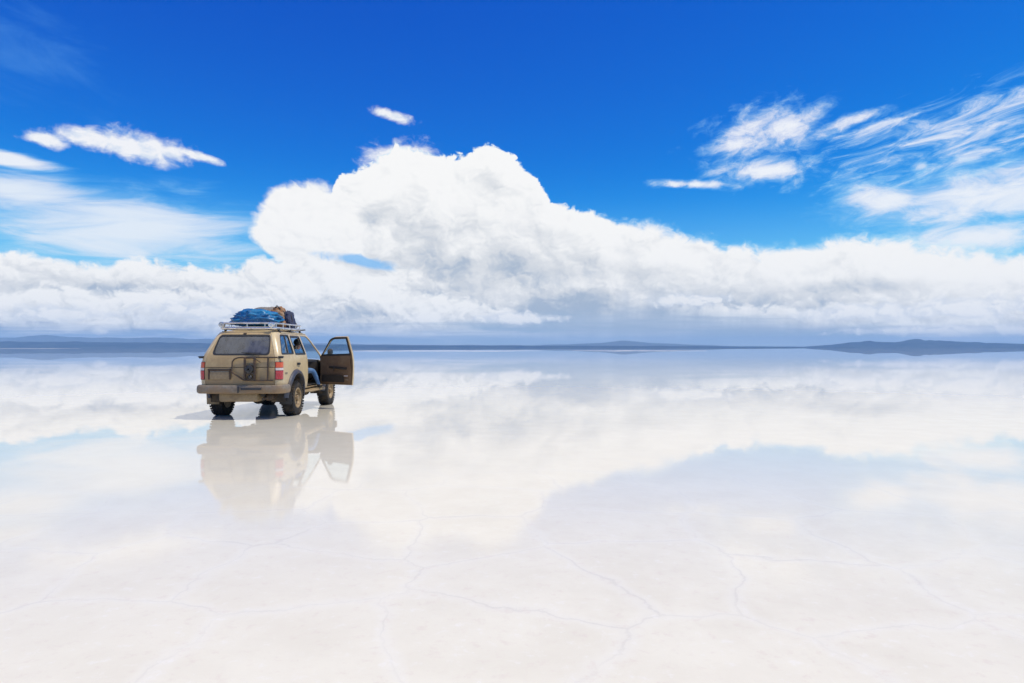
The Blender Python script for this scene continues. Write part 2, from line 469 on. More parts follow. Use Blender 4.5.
# strips of dry salt lying just proud of the brine far out
sm_, sb_, _ = new_mat('dry_salt'); setin(sb_, 'Base Color', (0.80, 0.79, 0.78)); setin(sb_, 'Roughness', 0.9)
def strip(x0, x1, d, wd, seed):
    bm = bmesh.new(); n = 60; A_ = []; B_ = []
    for i in range(n + 1):
        t = i / n; x = (x0 + (x1 - x0) * t - 512) / F * d
        w = wd * (math.sin(math.pi * t) ** 0.5) * (0.55 + 0.9 * abs(noise.noise((t * 9, seed, 0))))
        y = d + wd * 0.8 * noise.noise((t * 5, seed, 3))
        A_.append((x, y - w, 0.004)); B_.append((x, y + w, 0.004))
    va = [bm.verts.new(p) for p in A_]; vb = [bm.verts.new(p) for p in B_]
    for i in range(n): bm.faces.new((va[i], va[i + 1], vb[i + 1], vb[i]))
    me = bpy.data.meshes.new('salt_crust'); bm.to_mesh(me); bm.free()
    o = link('salt_crust', me); me.materials.append(sm_); return o
for a, lab in (((350, 545, 300, 30, 1), 'thin white strip of dry salt near the horizon right of the open door'),
          ((570, 705, 310, 26, 2), 'thin white strip of dry salt on the horizon at the middle'),
          ((-40, 75, 900, 120, 3), 'thin pale strip of dry salt on the horizon at the far left')):
    tag(strip(*a), lab, 'ground', kind='structure')

# ------------------------------------------------------------------ air
bm = bmesh.new(); bmesh.ops.create_cube(bm, size=1.0)
HT = 292.0
bmesh.ops.transform(bm, matrix=Matrix.Translation((0, 0, (HT - 5) / 2)) @ Matrix.Diagonal((40000, 40000, HT + 5, 1)), verts=bm.verts)
me = bpy.data.meshes.new('haze'); bm.to_mesh(me); bm.free()
haze = link('haze', me); tag(haze, 'thin blue haze in the air over the salt flat', 'haze', kind='stuff')
m = bpy.data.materials.new('air'); m.use_nodes = True; m.node_tree.nodes.clear()
pv = m.node_tree.nodes.new('ShaderNodeVolumePrincipled'); mo = m.node_tree.nodes.new('ShaderNodeOutputMaterial')
pv.inputs['Color'].default_value = (0.30, 0.52, 0.84, 1); pv.inputs['Density'].default_value = 0.000060; pv.inputs['Anisotropy'].default_value = 0.0
m.node_tree.links.new(pv.outputs[0], mo.inputs['Volume'])
me.materials.append(m)
# ------------------------------------------------------------------ materials
def paint(name, base, rough=0.5, metal=0.0, dirt=None, dscale=3.0, spec=0.5, coat=0.0, var=0.12, lowdirt=None):
    m, b, _ = new_mat(name)
    v = coords('Object'); n = fbm(v, dscale, 6, 0.6); n2 = fbm(v, dscale * 7, 4, 0.6)
    c = rgbmix(smooth(n2, 0.3, 0.7), tuple(x * (1 - var) for x in base), tuple(min(1, x * (1 + var)) for x in base))
    if dirt:
        f = smooth(n, 0.45, 0.68, 0, 0.75)
        if lowdirt:
            x_, y_, z_ = split(v)
            f = S.m('MAXIMUM', f * 0.6, smooth(z_ + (n - 0.5) * 0.7, lowdirt[1], lowdirt[0], 0, 0.85))
        c = rgbmix(f, c, dirt)
    setin(b, 'Base Color', c)
    setin(b, 'Roughness', smooth(n, 0.3, 0.7, rough - 0.07, rough + 0.12))
    setin(b, 'Metallic', metal); setin(b, 'Specular IOR Level', spec); setin(b, 'Coat Weight', coat); setin(b, 'Coat Roughness', 0.2)
    setin(b, 'Normal', bump(n2, 0.15, 0.004))
    return m

def glass(name, tint, k=0.10, film=0.0, dust=(0.5, 0.47, 0.42)):
    m = bpy.data.materials.new(name); m.use_nodes = True; t = m.node_tree; t.nodes.clear(); S.tree = t
    out = t.nodes.new('ShaderNodeOutputMaterial'); tr = t.nodes.new('ShaderNodeBsdfTransparent'); gl = t.nodes.new('ShaderNodeBsdfGlossy')
    ge = t.nodes.new('ShaderNodeNewGeometry'); dt = t.nodes.new('ShaderNodeVectorMath'); dt.operation = 'DOT_PRODUCT'
    t.links.new(ge.outputs['Normal'], dt.inputs[0]); t.links.new(ge.outputs['Incoming'], dt.inputs[1])
    fr = 0.04 + 0.96 * S.m('POWER', 1.0 - S.m('ABSOLUTE', S(dt.outputs['Value'])), 5.0)
    df = t.nodes.new('ShaderNodeBsdfDiffuse'); df.inputs['Color'].default_value = (*dust, 1)
    tr.inputs['Color'].default_value = (*tint, 1); gl.inputs['Roughness'].default_value = 0.02; gl.inputs['Color'].default_value = (0.95, 0.95, 0.95, 1)
    mx = t.nodes.new('ShaderNodeMixShader'); mx2 = t.nodes.new('ShaderNodeMixShader')
    f = S.m('ADD', fr, k, clamp=True)
    v = coords('Object'); x, y, z = split(v)
    st = fbm(xyz(x * 4.0, y * 4.0, z * 0.3), 2.0, 5, 0.6)
    t.links.new((smooth(st, 0.2, 0.75, 0.35, 1.0) * film).s, mx2.inputs[0])
    t.links.new(f.s, mx.inputs[0]); t.links.new(tr.outputs[0], mx.inputs[1]); t.links.new(gl.outputs[0], mx.inputs[2])
    t.links.new(mx.outputs[0], mx2.inputs[1]); t.links.new(df.outputs[0], mx2.inputs[2])
    t.links.new(mx2.outputs[0], out.inputs['Surface'])
    return m

DUST = (0.36, 0.26, 0.15)
M = {}
M['tan'] = paint('tan_paint', (0.62, 0.49, 0.285), 0.38, dirt=(0.40, 0.275, 0.135), dscale=2.4, coat=0.25, var=0.06, lowdirt=(0.50, 0.82))
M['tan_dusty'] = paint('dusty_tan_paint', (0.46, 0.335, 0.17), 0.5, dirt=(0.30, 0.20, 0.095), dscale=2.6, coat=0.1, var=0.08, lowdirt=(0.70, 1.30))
M['dark'] = paint('dark_lining', (0.035, 0.027, 0.02), 0.8)
M['brown'] = paint('brown_trim', (0.175, 0.105, 0.055), 0.7, dirt=(0.24, 0.16, 0.09))
M['rubber'] = paint('tyre_rubber', (0.022, 0.021, 0.021), 0.75, dirt=(0.10, 0.075, 0.05), dscale=4, spec=0.3)
M['rim'] = paint('dusty_rim', (0.36, 0.26, 0.14), 0.5, dirt=(0.16, 0.10, 0.05), dscale=9)
M['black'] = paint('black_plastic', (0.025, 0.026, 0.028), 0.55)
M['flare'] = paint('dark_flare', (0.045, 0.052, 0.075), 0.5, dirt=(0.10, 0.08, 0.065), dscale=5)
M['bumper'] = paint('grey_bumper', (0.23, 0.205, 0.165), 0.5, metal=0.1, dirt=(0.27, 0.175, 0.09), dscale=2.6, var=0.25, lowdirt=(0.55, 0.80))
M['rust'] = paint('rusty_metal', (0.055, 0.040, 0.030), 0.7, dirt=(0.13, 0.075, 0.04), dscale=12)
M['steel'] = paint('dark_steel', (0.06, 0.06, 0.062), 0.45, metal=0.5)
M['silver'] = paint('silver_tube', (0.72, 0.70, 0.66), 0.28, metal=0.75, dirt=(0.45, 0.40, 0.33), dscale=6)
M['chassis'] = paint('chassis_grime', (0.05, 0.042, 0.034), 0.85, dirt=(0.20, 0.14, 0.08))
M['tank'] = paint('dusty_tank', (0.34, 0.25, 0.14), 0.7, dirt=(0.22, 0.155, 0.085))
M['red'] = paint('red_lens', (0.42, 0.02, 0.03), 0.2, coat=0.6, var=0.15)
M['orange'] = paint('amber_lens', (0.62, 0.10, 0.02), 0.2, coat=0.6, var=0.15)
M['clear'] = paint('clear_lens', (0.62, 0.55, 0.52), 0.2, coat=0.6)
M['cloth'] = paint('seat_cloth', (0.085, 0.07, 0.055), 0.9)
M['gdark'] = glass('dark_window_glass', (0.22, 0.23, 0.23), 0.07, 0.50, (0.24, 0.25, 0.26))
M['gside'] = glass('side_window_glass', (0.50, 0.60, 0.64), 0.08, 0.05)
M['gclear'] = glass('clear_window_glass', (0.86, 0.93, 0.95), 0.02, 0.03)

# ------------------------------------------------------------------ the off-roader
# local axes: x to its right, y forwards, z up, origin on the ground midway between the axles
car = bpy.data.objects.new('off_road_car', None); COL.objects.link(car)
car.location = (-5.935, 16.83, 0); car.rotation_euler = (0, 0, R(0.0)); car.empty_display_size = 0.5
tag(car, 'dusty tan off road car with loaded roof rack and its front right door open', 'car')

def ipol(pts, x):
    if x <= pts[0][0]: return pts[0][1]
    for (a, u), (b, v) in zip(pts, pts[1:]):
        if x <= b:
            t = (x - a) / (b - a); return u + (v - u) * t
    return pts[-1][1]
WZ = [(0.45, 0.845), (0.60, 0.868), (0.80, 0.895), (1.05, 0.902), (1.25, 0.893), (1.38, 0.872), (1.44, 0.852), (1.62, 0.785), (1.80, 0.715), (1.88, 0.680), (1.92, 0.655)]
RZ = [(0.55, -2.43), (0.80, -2.455), (1.10, -2.46), (1.34, -2.43), (1.42, -2.40), (1.60, -2.30), (1.80, -2.18), (1.92, -2.06)]
RC = 0.10
QC = -2.32
ARCH_R, ARCH_Z, AXR, AXF = 0.545, 0.44, -1.425, 1.425
def hw(z, q):
    w = ipol(WZ, z)
    if q > 1.0: w -= 0.10 * ((q - 1.0) / 1.3) ** 2
    if q < -1.6: w -= 0.015 * ((-1.6 - q) / 0.7) ** 2
    return w
def sstep(t): t = max(0, min(1, t)); return t * t * (3 - 2 * t)
def P(s, z, off=0.0, sg=1):
    """point of the body skin: s runs from the middle of the tail round the corner and along the side"""
    r = ipol(RZ, z); w = hw(z, QC)
    if s <= 0.76:
        t = s / 0.76; x = t * (w - RC); y = r + 0.03 * t * t - off
    elif s <= 0.92:
        a = (s - 0.76) / 0.16 * math.pi / 2
        x = w - RC + (RC + off) * math.sin(a); y = r + 0.03 + RC - (RC + off) * math.cos(a)
    else:
        q = QC + (s - 0.92); x = hw(z, q) + off
        y = q + (r + 2.45) * (1 - sstep((q - QC) / 1.2))
    return Vector((x * sg, y, z))
def s_of(q): return q - QC + 0.92

def inside(pt, poly):
    x, y = pt; c = False; n = len(poly)
    for i in range(n):
        (x1, y1), (x2, y2) = poly[i], poly[i - 1]
        if (y1 > y) != (y2 > y) and x < (x2 - x1) * (y - y1) / (y2 - y1) + x1: c = not c
    return c
def resample(poly, step):
    out = []
    for i in range(len(poly)):
        a, b = Vector(poly[i]), Vector(poly[(i + 1) % len(poly)])
        n = max(1, int((b - a).length / step))
        out += [tuple(a + (b - a) * k / n) for k in range(n)]
    return out
def rounded(poly, r, n=4):
    out = []
    for i in range(len(poly)):
        p0, p, p1 = Vector(poly[i - 1]), Vector(poly[i]), Vector(poly[(i + 1) % len(poly)])
        rr = min(r, (p0 - p).length * 0.45, (p1 - p).length * 0.45)
        a = p + (p0 - p).normalized() * rr; b = p + (p1 - p).normalized() * rr
        for k in range(n + 1):
            t = k / n; out.append(tuple(a * (1 - t) ** 2 + p * 2 * t * (1 - t) + b * t * t))
    return out
def grow(poly, d):
    cx = sum(p[0] for p in poly) / len(poly); cy_ = sum(p[1] for p in poly) / len(poly)
    hx = max(abs(p[0] - cx) for p in poly); hy = max(abs(p[1] - cy_) for p in poly)
    return [(cx + (p[0] - cx) * (1 + d / hx), cy_ + (p[1] - cy_) * (1 + d / hy)) for p in poly]

def sheet(bm, outline, holes, fn, step=0.07):
    """fill a flat outline (with holes) by triangles and bend it onto the skin with fn"""
    loops = [resample(outline, step)] + [resample(h, step) for h in holes]
    v = []; e = []
    for L in loops:
        b = len(v); v += [Vector(p) for p in L]; e += [(b + i, b + (i + 1) % len(L)) for i in range(len(L))]
    xs = [p[0] for p in loops[0]]; ys = [p[1] for p in loops[0]]
    x = min(xs) + step
    bd = list(v)
    while x < max(xs):
        y = min(ys) + step
        while y < max(ys):
            if inside((x, y), loops[0]) and not any(inside((x, y), h) for h in loops[1:]):
                if min((Vector((x, y)) - p).length_squared for p in bd) > (step * 0.5) ** 2: v.append(Vector((x, y)))
            y += step
        x += step
    ov, oe, of, *_ = delaunay_2d_cdt(v, e, [], 0, 1e-6)
    m = [bm.verts.new(fn(p[0], p[1])) for p in ov]
    for f in of:
        c = (sum(ov[i][0] for i in f) / 3, sum(ov[i][1] for i in f) / 3)
        if inside(c, loops[0]) and not any(inside(c, h) for h in loops[1:]):
            try: bm.faces.new([m[i] for i in f])
            except ValueError: pass

def finish(name, bm, mats, parent, solid=0.0, smooth_=35, loc=None, bevel=0.0, orient=None, rim=0, inner=0):
    """link a bmesh as ONE mesh object; solid gives sheets their thickness inwards"""
    if orient: 
        for f in bm.faces: f.normal_update()
        flip = [f for f in bm.faces if orient(f.calc_center_median(), f.normal) < 0]
        if flip: bmesh.ops.reverse_faces(bm, faces=flip)
    else: bmesh.ops.recalc_face_normals(bm, faces=bm.faces)
    if loc is not None: bmesh.ops.translate(bm, verts=bm.verts, vec=-Vector(loc))
    me = bpy.data.meshes.new(name); bm.to_mesh(me); bm.free()
    if not isinstance(mats, (list, tuple)): mats = [mats]
    for m in mats: me.materials.append(m)
    o = link(name, me, parent)
    if loc is not None: o.location = loc
    mods = False
    if bevel:
        b = o.modifiers.new('bevel', 'BEVEL'); b.width = bevel; b.segments = 2; b.limit_method = 'ANGLE'; mods = True
    if solid:
        s = o.modifiers.new('solid', 'SOLIDIFY'); s.thickness = solid; s.offset = -1; s.use_even_offset = False
        s.material_offset = inner; s.material_offset_rim = rim; mods = True
    if mods:
        dg = bpy.context.evaluated_depsgraph_get(); dg.update()
        me2 = bpy.data.meshes.new_from_object(o.evaluated_get(dg)); o.modifiers.clear(); o.data = me2
        bpy.data.meshes.remove(me); me2.name = name; me = me2
    for p in me.polygons: p.use_smooth = True
    me.set_sharp_from_angle(angle=R(smooth_))
    return o
outward = lambda c, n: n.x * (1 if c.x > 0 else -1) * 1.0 + n.y * (-1.0 if c.y < -2.0 else 0.0)

def box(bm, c, d, rot=None):
    g = bmesh.ops.create_cube(bm, size=1.0)['verts']
    m = Matrix.Translation(c) @ (rot.to_matrix().to_4x4() if rot else Matrix()) @ Matrix.Diagonal((*d, 1))
    bmesh.ops.transform(bm, matrix=m, verts=g); return g
def tube(bm, pts, r, n=8, closed=False, cap=True):
    pts = [Vector(p) for p in pts]; rings = []
    N = len(pts); up = None
    for i, p in enumerate(pts):
        a = pts[i - 1] if (i or closed) else p; b = pts[(i + 1) % N] if (i < N - 1 or closed) else p
        t = (b - a).normalized()
        if up is None: up = t.orthogonal().normalized()
        up = (up - t * up.dot(t)).normalized(); sd_ = t.cross(up)
        rr = r[i] if isinstance(r, (list, tuple)) else r
        rings.append([bm.verts.new(p + (up * math.cos(k * 2 * math.pi / n) + sd_ * math.sin(k * 2 * math.pi / n)) * rr) for k in range(n)])
    for i in range(N if closed else N - 1):
        A_, B_ = rings[i], rings[(i + 1) % N]
        for k in range(n): bm.faces.new((A_[k], A_[(k + 1) % n], B_[(k + 1) % n], B_[k]))
    if cap and not closed:
        bm.faces.new(rings[0][::-1]); bm.faces.new(rings[-1])
def lathe(bm, prof, n=40, close=True):
    """prof = [(x, r)] revolved round the local x axis"""
    rings = [[bm.verts.new((x, r * math.cos(k * 2 * math.pi / n), r * math.sin(k * 2 * math.pi / n))) for k in range(n)] for x, r in prof]
    L = len(rings)
    for i in range(L if close else L - 1):
        a, b = rings[i], rings[(i + 1) % L]
        for k in range(n): bm.faces.new((a[k], a[(k + 1) % n], b[(k + 1) % n], b[k]))
def strip_loft(bm, rows, closed_ring=True):
    R_ = [[bm.verts.new(p) for p in r] for r in rows]
    for a, b in zip(R_, R_[1:]):
        n = len(a)
        for k in range(n if closed_ring else n - 1): bm.faces.new((a[k], a[(k + 1) % n], b[(k + 1) % n], b[k]))
    if closed_ring: bm.faces.new(R_[0][::-1]); bm.faces.new(R_[-1])

def arc(q0, r, a0, a1, n=14):
    return [(q0 + r * math.cos(R(a0 + (a1 - a0) * k / n)), ARCH_Z + r * math.sin(R(a0 + (a1 - a0) * k / n))) for k in range(n + 1)]
SILL = 0.58
a_s = math.degrees(math.asin((SILL - ARCH_Z) / ARCH_R))
ZT = 1.915
# outlines in (q, z)
FDOOR = [(0.63, SILL + .02), (0.63, 1.30), (0.59, 1.37), (0.14, 1.76), (0.02, 1.83), (-0.10, 1.86), (-0.54, 1.865), (-0.54, 1.42), (-0.53, SILL + .02)]
RDOOR = [(-0.58, SILL + .02), (-0.59, 1.42), (-0.60, 1.865), (-1.34, 1.865), (-1.37, 1.85), (-1.41, 1.42), (-1.40, 1.10), (-1.18, 1.02), (-1.02, 0.92), (-0.93, 0.80), (-0.86, SILL + .02)]
QWIN = rounded([(-1.49, 1.44), (-1.46, 1.85), (-2.20, 1.85), (-2.28, 1.44)], 0.05)
FWIN = rounded([(0.53, 1.38), (0.09, 1.755), (-0.03, 1.80), (-0.475, 1.81), (-0.465, 1.41)], 0.03)
RWIN = rounded([(-0.645, 1.43), (-0.66, 1.82), (-1.30, 1.82), (-1.345, 1.43)], 0.04)
tos = lambda poly: [(s_of(q), z) for q, z in poly]

BODY = ([(0.745, 0.60), (0.745, 1.915)] + tos([(-2.3, ZT), (-0.06, ZT), (0.06, 1.875), (0.80, 1.28), (0.88, 1.225), (2.12, 1.12), (2.22, 1.02), (2.24, 0.62)])
        + tos(arc(AXF, ARCH_R, a_s, 180 - a_s)) + tos(arc(AXR, ARCH_R, a_s, 180 - a_s)) + tos([(-2.25, 0.60)]))
bm = bmesh.new()
for sg in (1, -1):
    sheet(bm, BODY, [tos(FDOOR), tos(RDOOR), tos(QWIN)], lambda s, z: P(s, z, 0, sg))
for f in bm.faces: f.normal_update()
flip = [f for f in bm.faces if outward(f.calc_center_median(), f.normal) < 0]
bmesh.ops.reverse_faces(bm, faces=flip)
# bonnet and nose
rows = []
for y in [0.83 + 1.37 * i / 8 for i in range(9)]:
    w = hw(1.15, min(y, 2.1)) - 0.012; zz = ipol([(0.8, 1.235), (1.5, 1.20), (2.0, 1.145), (2.2, 1.09)], y)
    rows.append([Vector((w * t, y + 0.04 * (1 - t * t) * (y - 1.0), zz + 0.035 * (1 - t ** 4) - 0.02 * abs(t) ** 6)) for t in [-1 + i / 6 for i in range(13)]])
last_ = rows[-1]
for z in (1.02, 0.9, 0.75, 0.62): rows.append([Vector((p.x, p.y + 0.02, z)) for p in last_])
n0 = len(bm.faces); strip_loft(bm, rows, False)
# roof
top = [P(0.76 * i / 5, ZT) for i in range(6)] + [P(0.76 + 0.16 * i / 5, ZT) for i in range(1, 6)] + [P(s_of(q), ZT) for q in [-2.2 + 2.16 * i / 22 for i in range(23)]]
rows = []
for p in top:
    y = p.y; x = max(p.x, 0.02); g = sstep((y + 2.06) / 0.22)
    rows.append([Vector((x * t, y, ZT + (0.052 * (1 - abs(t) ** 3.0) + 0.02 * (1 - t * t)) * g)) for t in [-1 + i / 8 for i in range(17)]])
strip_loft(bm, rows, False)
bm.faces.ensure_lookup_table()
for f in list(bm.faces)[n0:]:
    f.normal_update()
    if f.normal.z < 0 and abs(f.normal.z) > 0.3 or (abs(f.normal.z) <= 0.3 and f.normal.y < 0 and f.calc_center_median().y > 1.5): f.normal_flip()
body = finish('body', bm, [M['tan'], M['dark']], car, solid=0.028, orient=lambda c, n: 1, inner=1, smooth_=40)

# drip rail along the roof edge
for sg in (1, -1):
    bm = bmesh.new(); tube(bm, [P(s_of(q), ZT - 0.005, 0.008, sg) for q in [-2.15 + 2.10 * i / 20 for i in range(21)]], 0.014, 6)
    finish('drip_rail', bm, M['tan'], car)

# ---- glass and trims on the sides
def pane(name, poly, fn, mat, parent, trim=True, trim_d=0.022, seal=M['black'], loc=None):
    bm = bmesh.new(); sheet(bm, poly, [], lambda s, z: fn(s, z, -0.012))
    o = finish(name, bm, mat, parent, solid=0.004, orient=outward, loc=loc)
    if trim:
        bm = bmesh.new(); sheet(bm, grow(poly, trim_d), [grow(poly, -0.010)], lambda s, z: fn(s, z, 0.005), 0.05)
        t = finish('window_seal', bm, seal, o, solid=0.022, orient=outward, loc=loc)
        if loc is not None: t.location = (0, 0, 0)
    return o
for sg in (1, -1):
    fn = lambda s, z, o, sg=sg: P(s, z, o, sg)
    w = pane('quarter_window', tos(QWIN), fn, M['gside'], car)
    bm = bmesh.new(); tube(bm, [P(s_of(-1.86), 1.43, -0.002, sg), P(s_of(-1.845), 1.855, -0.002, sg)], 0.014, 6)
    finish('divider', bm, M['black'], w)
    d_ = bmesh.new()
    sheet(d_, tos(grow(RDOOR, -0.008)), [tos(RWIN)], lambda s, z: P(s, z, 0.0, sg))
    rd = finish('rear_door', d_, [M['tan'], M['dark']], car, solid=0.035, orient=outward, inner=1)
    wn = pane('window', tos(RWIN), fn, M['gclear'], rd, trim_d=0.03)
    if sg > 0:          # this pane is wound most of the way down
        b = bmesh.new(); b.from_mesh(wn.data); bmesh.ops.bisect_plane(b, geom=b.verts[:] + b.edges[:] + b.faces[:], plane_co=(0, 0, 1.53), plane_no=(0, 0, 1), clear_outer=True); b.to_mesh(wn.data); b.free()
    bm = bmesh.new(); c = P(s_of(-1.27), 1.19, 0.022, sg); box(bm, c, (0.03, 0.15, 0.035)); box(bm, c - Vector((0.012 * sg, 0, 0)), (0.02, 0.19, 0.055))
    finish('handle', bm, M['black'], rd, bevel=0.006)

def front_door(sg, angle):
    hinge = P(s_of(0.625), 1.0, 0.0, sg); hinge.z = 0.0
    b = bmesh.new()
    sheet(b, tos(grow(FDOOR, -0.008)), [tos(FWIN)], lambda s, z: P(s, z, 0.0, sg))
    d = finish('front_door', b, [M['tan'], M['brown'], M['tan']], car, solid=0.045, orient=outward, loc=hinge, inner=1, rim=2)
    d.rotation_euler = (0, 0, R(angle) * sg)
    fn = lambda s, z, o: P(s, z, o, sg)
    # dark window frame lining on both faces
    b = bmesh.new(); sheet(b, tos(grow(FWIN, 0.035)), [tos(grow(FWIN, -0.012))], lambda s, z: P(s, z, 0.004, sg), 0.05)
    sheet(b, tos(grow(FWIN, 0.040)), [tos(grow(FWIN, -0.012))], lambda s, z: P(s, z, -0.049, sg), 0.05)
    t = finish('window_seal', b, M['black'], d, solid=0.006, orient=outward, loc=hinge); t.location = (0, 0, 0)
    b = bmesh.new(); sheet(b, tos(grow(FWIN, 0.01)), [], lambda s, z: P(s, z, -0.022, sg))
    t = finish('window', b, M['gclear'], d, solid=0.004, orient=outward, loc=hinge); t.location = (0, 0, 0)
    # inner trim
    low = [(0.575, SILL + .07), (0.585, 1.30), (0.53, 1.35), (-0.465, 1.37), (-0.475, SILL + .07)]
    b = bmesh.new(); sheet(b, tos(rounded(low, 0.04)), [], lambda s, z: P(s, z, -0.048 - 0.022 * sstep((z - 0.62) / 0.1) * sstep((1.34 - z) / 0.08), sg))
    t = finish('trim_panel', b, M['brown'], d, solid=0.012, orient=outward, loc=hinge); t.location = (0, 0, 0)
    if sg > 0:
        b = bmesh.new()
        rows = []
        for k in range(9):
            q = 0.25 - 0.60 * k / 8; c = P(s_of(q), 1.06 - 0.03 * sstep(k / 8), -0.075 - 0.035 * math.sin(math.pi * (k + .5) / 9), sg)
            rows.append([c + Vector((0.035 * math.cos(a), 0, 0.03 * math.sin(a))) for a in [i * math.pi / 4 for i in range(8)]])
        strip_loft(b, rows); t = finish('armrest', b, M['dark'], d, loc=hinge); t.location = (0, 0, 0)
        b = bmesh.new(); sheet(b, tos(rounded([(0.50, 0.68), (0.48, 0.86), (-0.25, 0.86), (-0.30, 0.68)], 0.05)), [], lambda s, z: P(s, z, -0.088 - 0.03 * (z - 0.68) / 0.18, sg))
        t = finish('door_pocket', b, M['dark'], d, solid=0.01, orient=outward, loc=hinge); t.location = (0, 0, 0)
        for q_, z_, l_, m_ in ((-0.33, 0.845, 0.13, 'clear'), (-0.37, 0.745, 0.10, 'bumper')):
            b = bmesh.new(); box(b, P(s_of(q_), z_, -0.09, sg), (0.015, l_, 0.03))
            t = finish('reflector', b, M[m_], d, bevel=0.005, loc=hinge); t.location = (0, 0, 0)
        b = bmesh.new(); c = P(s_of(0.08), 0.98, -0.10, sg); tube(b, [c, c + Vector((-0.03, 0, 0)), c + Vector((-0.035, -0.05, 0.08)), c + Vector((-0.06, -0.05, 0.08))], 0.011, 8)
        t = finish('window_winder', b, M['steel'], d, loc=hinge); t.location = (0, 0, 0)
    b = bmesh.new(); c = P(s_of(-0.40), 1.19, 0.022, sg); box(b, c, (0.03, 0.15, 0.035)); box(b, c - Vector((0.012 * sg, 0, 0)), (0.02, 0.19, 0.055))
    t = finish('handle', b, M['black'], d, bevel=0.006, loc=hinge); t.location = (0, 0, 0)
    b = bmesh.new(); c = P(s_of(0.44), 1.43, 0.17, sg)
    tube(b, [P(s_of(0.50), 1.37, 0.0, sg), P(s_of(0.50), 1.38, 0.08, sg), c], 0.016, 6)
    g = bmesh.ops.create_uvsphere(b, u_segments=14, v_segments=8, radius=1.0)['verts']
    bmesh.ops.transform(b, matrix=Matrix.Translation(c + Vector((0.02 * sg, 0.02, 0.03))) @ Matrix.Diagonal((0.095, 0.05, 0.085, 1)), verts=g)
    t = finish('wing_mirror', b, M['black'], d, loc=hinge); t.location = (0, 0, 0)
    return d
front_door(1, 60.0)
front_door(-1, 0.0)

# windscreen
bm = bmesh.new(); rows = []
for k in range(9):
    t = k / 8; q = 0.05 + 0.74 * t; z = 1.90 - 0.63 * t; w = hw(z, q) - 0.035
    rows.append([Vector((w * u, q + 0.05 * (1 - u * u), z + 0.03 * (1 - u * u))) for u in [-1 + i / 5 for i in range(11)]])
strip_loft(bm, rows, False); ws = finish('windscreen', bm, M['gclear'], car, solid=0.005)

# ---- tail: upper hatch with window, lower gate
SG = 0.738
HATCH = [(0.0, 1.145), (SG, 1.145), (SG, 1.88), (0.0, 1.90)]
def tailfn(s, z, off=0.0): return P(abs(s), z, off, -1 if s < 0 else 1)
def mirror_poly(half): return half + [(-s, z) for s, z in half[::-1]]
RW = rounded([(0.625, 1.425), (0.72, 1.845), (-0.72, 1.845), (-0.625, 1.425)], 0.08, 5)
bm = bmesh.new()
sheet(bm, [(SG, 1.145), (SG, 1.912), (-SG, 1.912), (-SG, 1.145)], [RW], lambda s, z: tailfn(s, z, 0.004))
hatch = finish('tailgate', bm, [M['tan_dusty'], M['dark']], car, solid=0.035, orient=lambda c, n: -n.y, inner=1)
hatch['label'] = 'upper tailgate holding the dark rear window'
bm = bmesh.new(); sheet(bm, RW, [], lambda s, z: tailfn(s, z, -0.008))
finish('rear_window', bm, M['gdark'], hatch, solid=0.004, orient=lambda c, n: -n.y)
bm = bmesh.new(); sheet(bm, grow(RW, 0.018), [grow(RW, -0.014)], lambda s, z: tailfn(s, z, 0.009), 0.05)
finish('window_seal', bm, M['black'], hatch, solid=0.02, orient=lambda c, n: -n.y)
bm = bmesh.new(); tube(bm, [tailfn(0.42, 1.40, 0.02), tailfn(0.40, 1.425, 0.035), tailfn(0.10, 1.455, 0.03)], 0.009, 6); tube(bm, [tailfn(0.46, 1.452, 0.022), tailfn(0.02, 1.462, 0.022)], 0.007, 6)
finish('wiper', bm, M['black'], hatch)
bm = bmesh.new(); box(bm, tailfn(-0.02, 1.885, 0.02), (0.07, 0.03, 0.025)); finish('brake_lamp', bm, M['rust'], hatch, bevel=0.006)
bm = bmesh.new()
sheet(bm, [(SG, 0.745), (SG, 1.133), (-SG, 1.133), (-SG, 0.745)], [], lambda s, z: tailfn(s, z, 0.004 - 0.012 * (0.5 - 0.5 * math.cos(min(1, max(0, (z - 0.84) / 0.27)) * 2 * math.pi)) * (1 if abs(s) < 0.6 else 0)))
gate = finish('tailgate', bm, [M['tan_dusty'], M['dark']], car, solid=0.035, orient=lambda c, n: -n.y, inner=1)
gate['label'] = 'lower tailgate with plate holder and spare wheel carrier'
def tp(x, z, off=0.03): 
    w = hw(z, QC) - RC; return tailfn(x / w * 0.76, z, off)
# plate holder: dark bracket with a bare tan plate
bm = bmesh.new()
box(bm, tp(-0.43, 1.090, 0.02), (0.50, 0.05, 0.035)); box(bm, tp(-0.665, 0.975, 0.02), (0.03, 0.035, 0.20)); box(bm, tp(-0.195, 0.975, 0.02), (0.03, 0.035, 0.20))
pf = finish('plate_holder', bm, M['rust'], gate, bevel=0.006)
bm = bmesh.new(); box(bm, tp(-0.43, 0.965, 0.012), (0.43, 0.012, 0.17)); finish('number_plate', bm, M['tank'], gate, bevel=0.004)
bm = bmesh.new(); box(bm, tp(-0.43, 1.045, 0.022), (0.40, 0.02, 0.028)); finish('plate_lamp', bm, M['bumper'], gate, bevel=0.005)
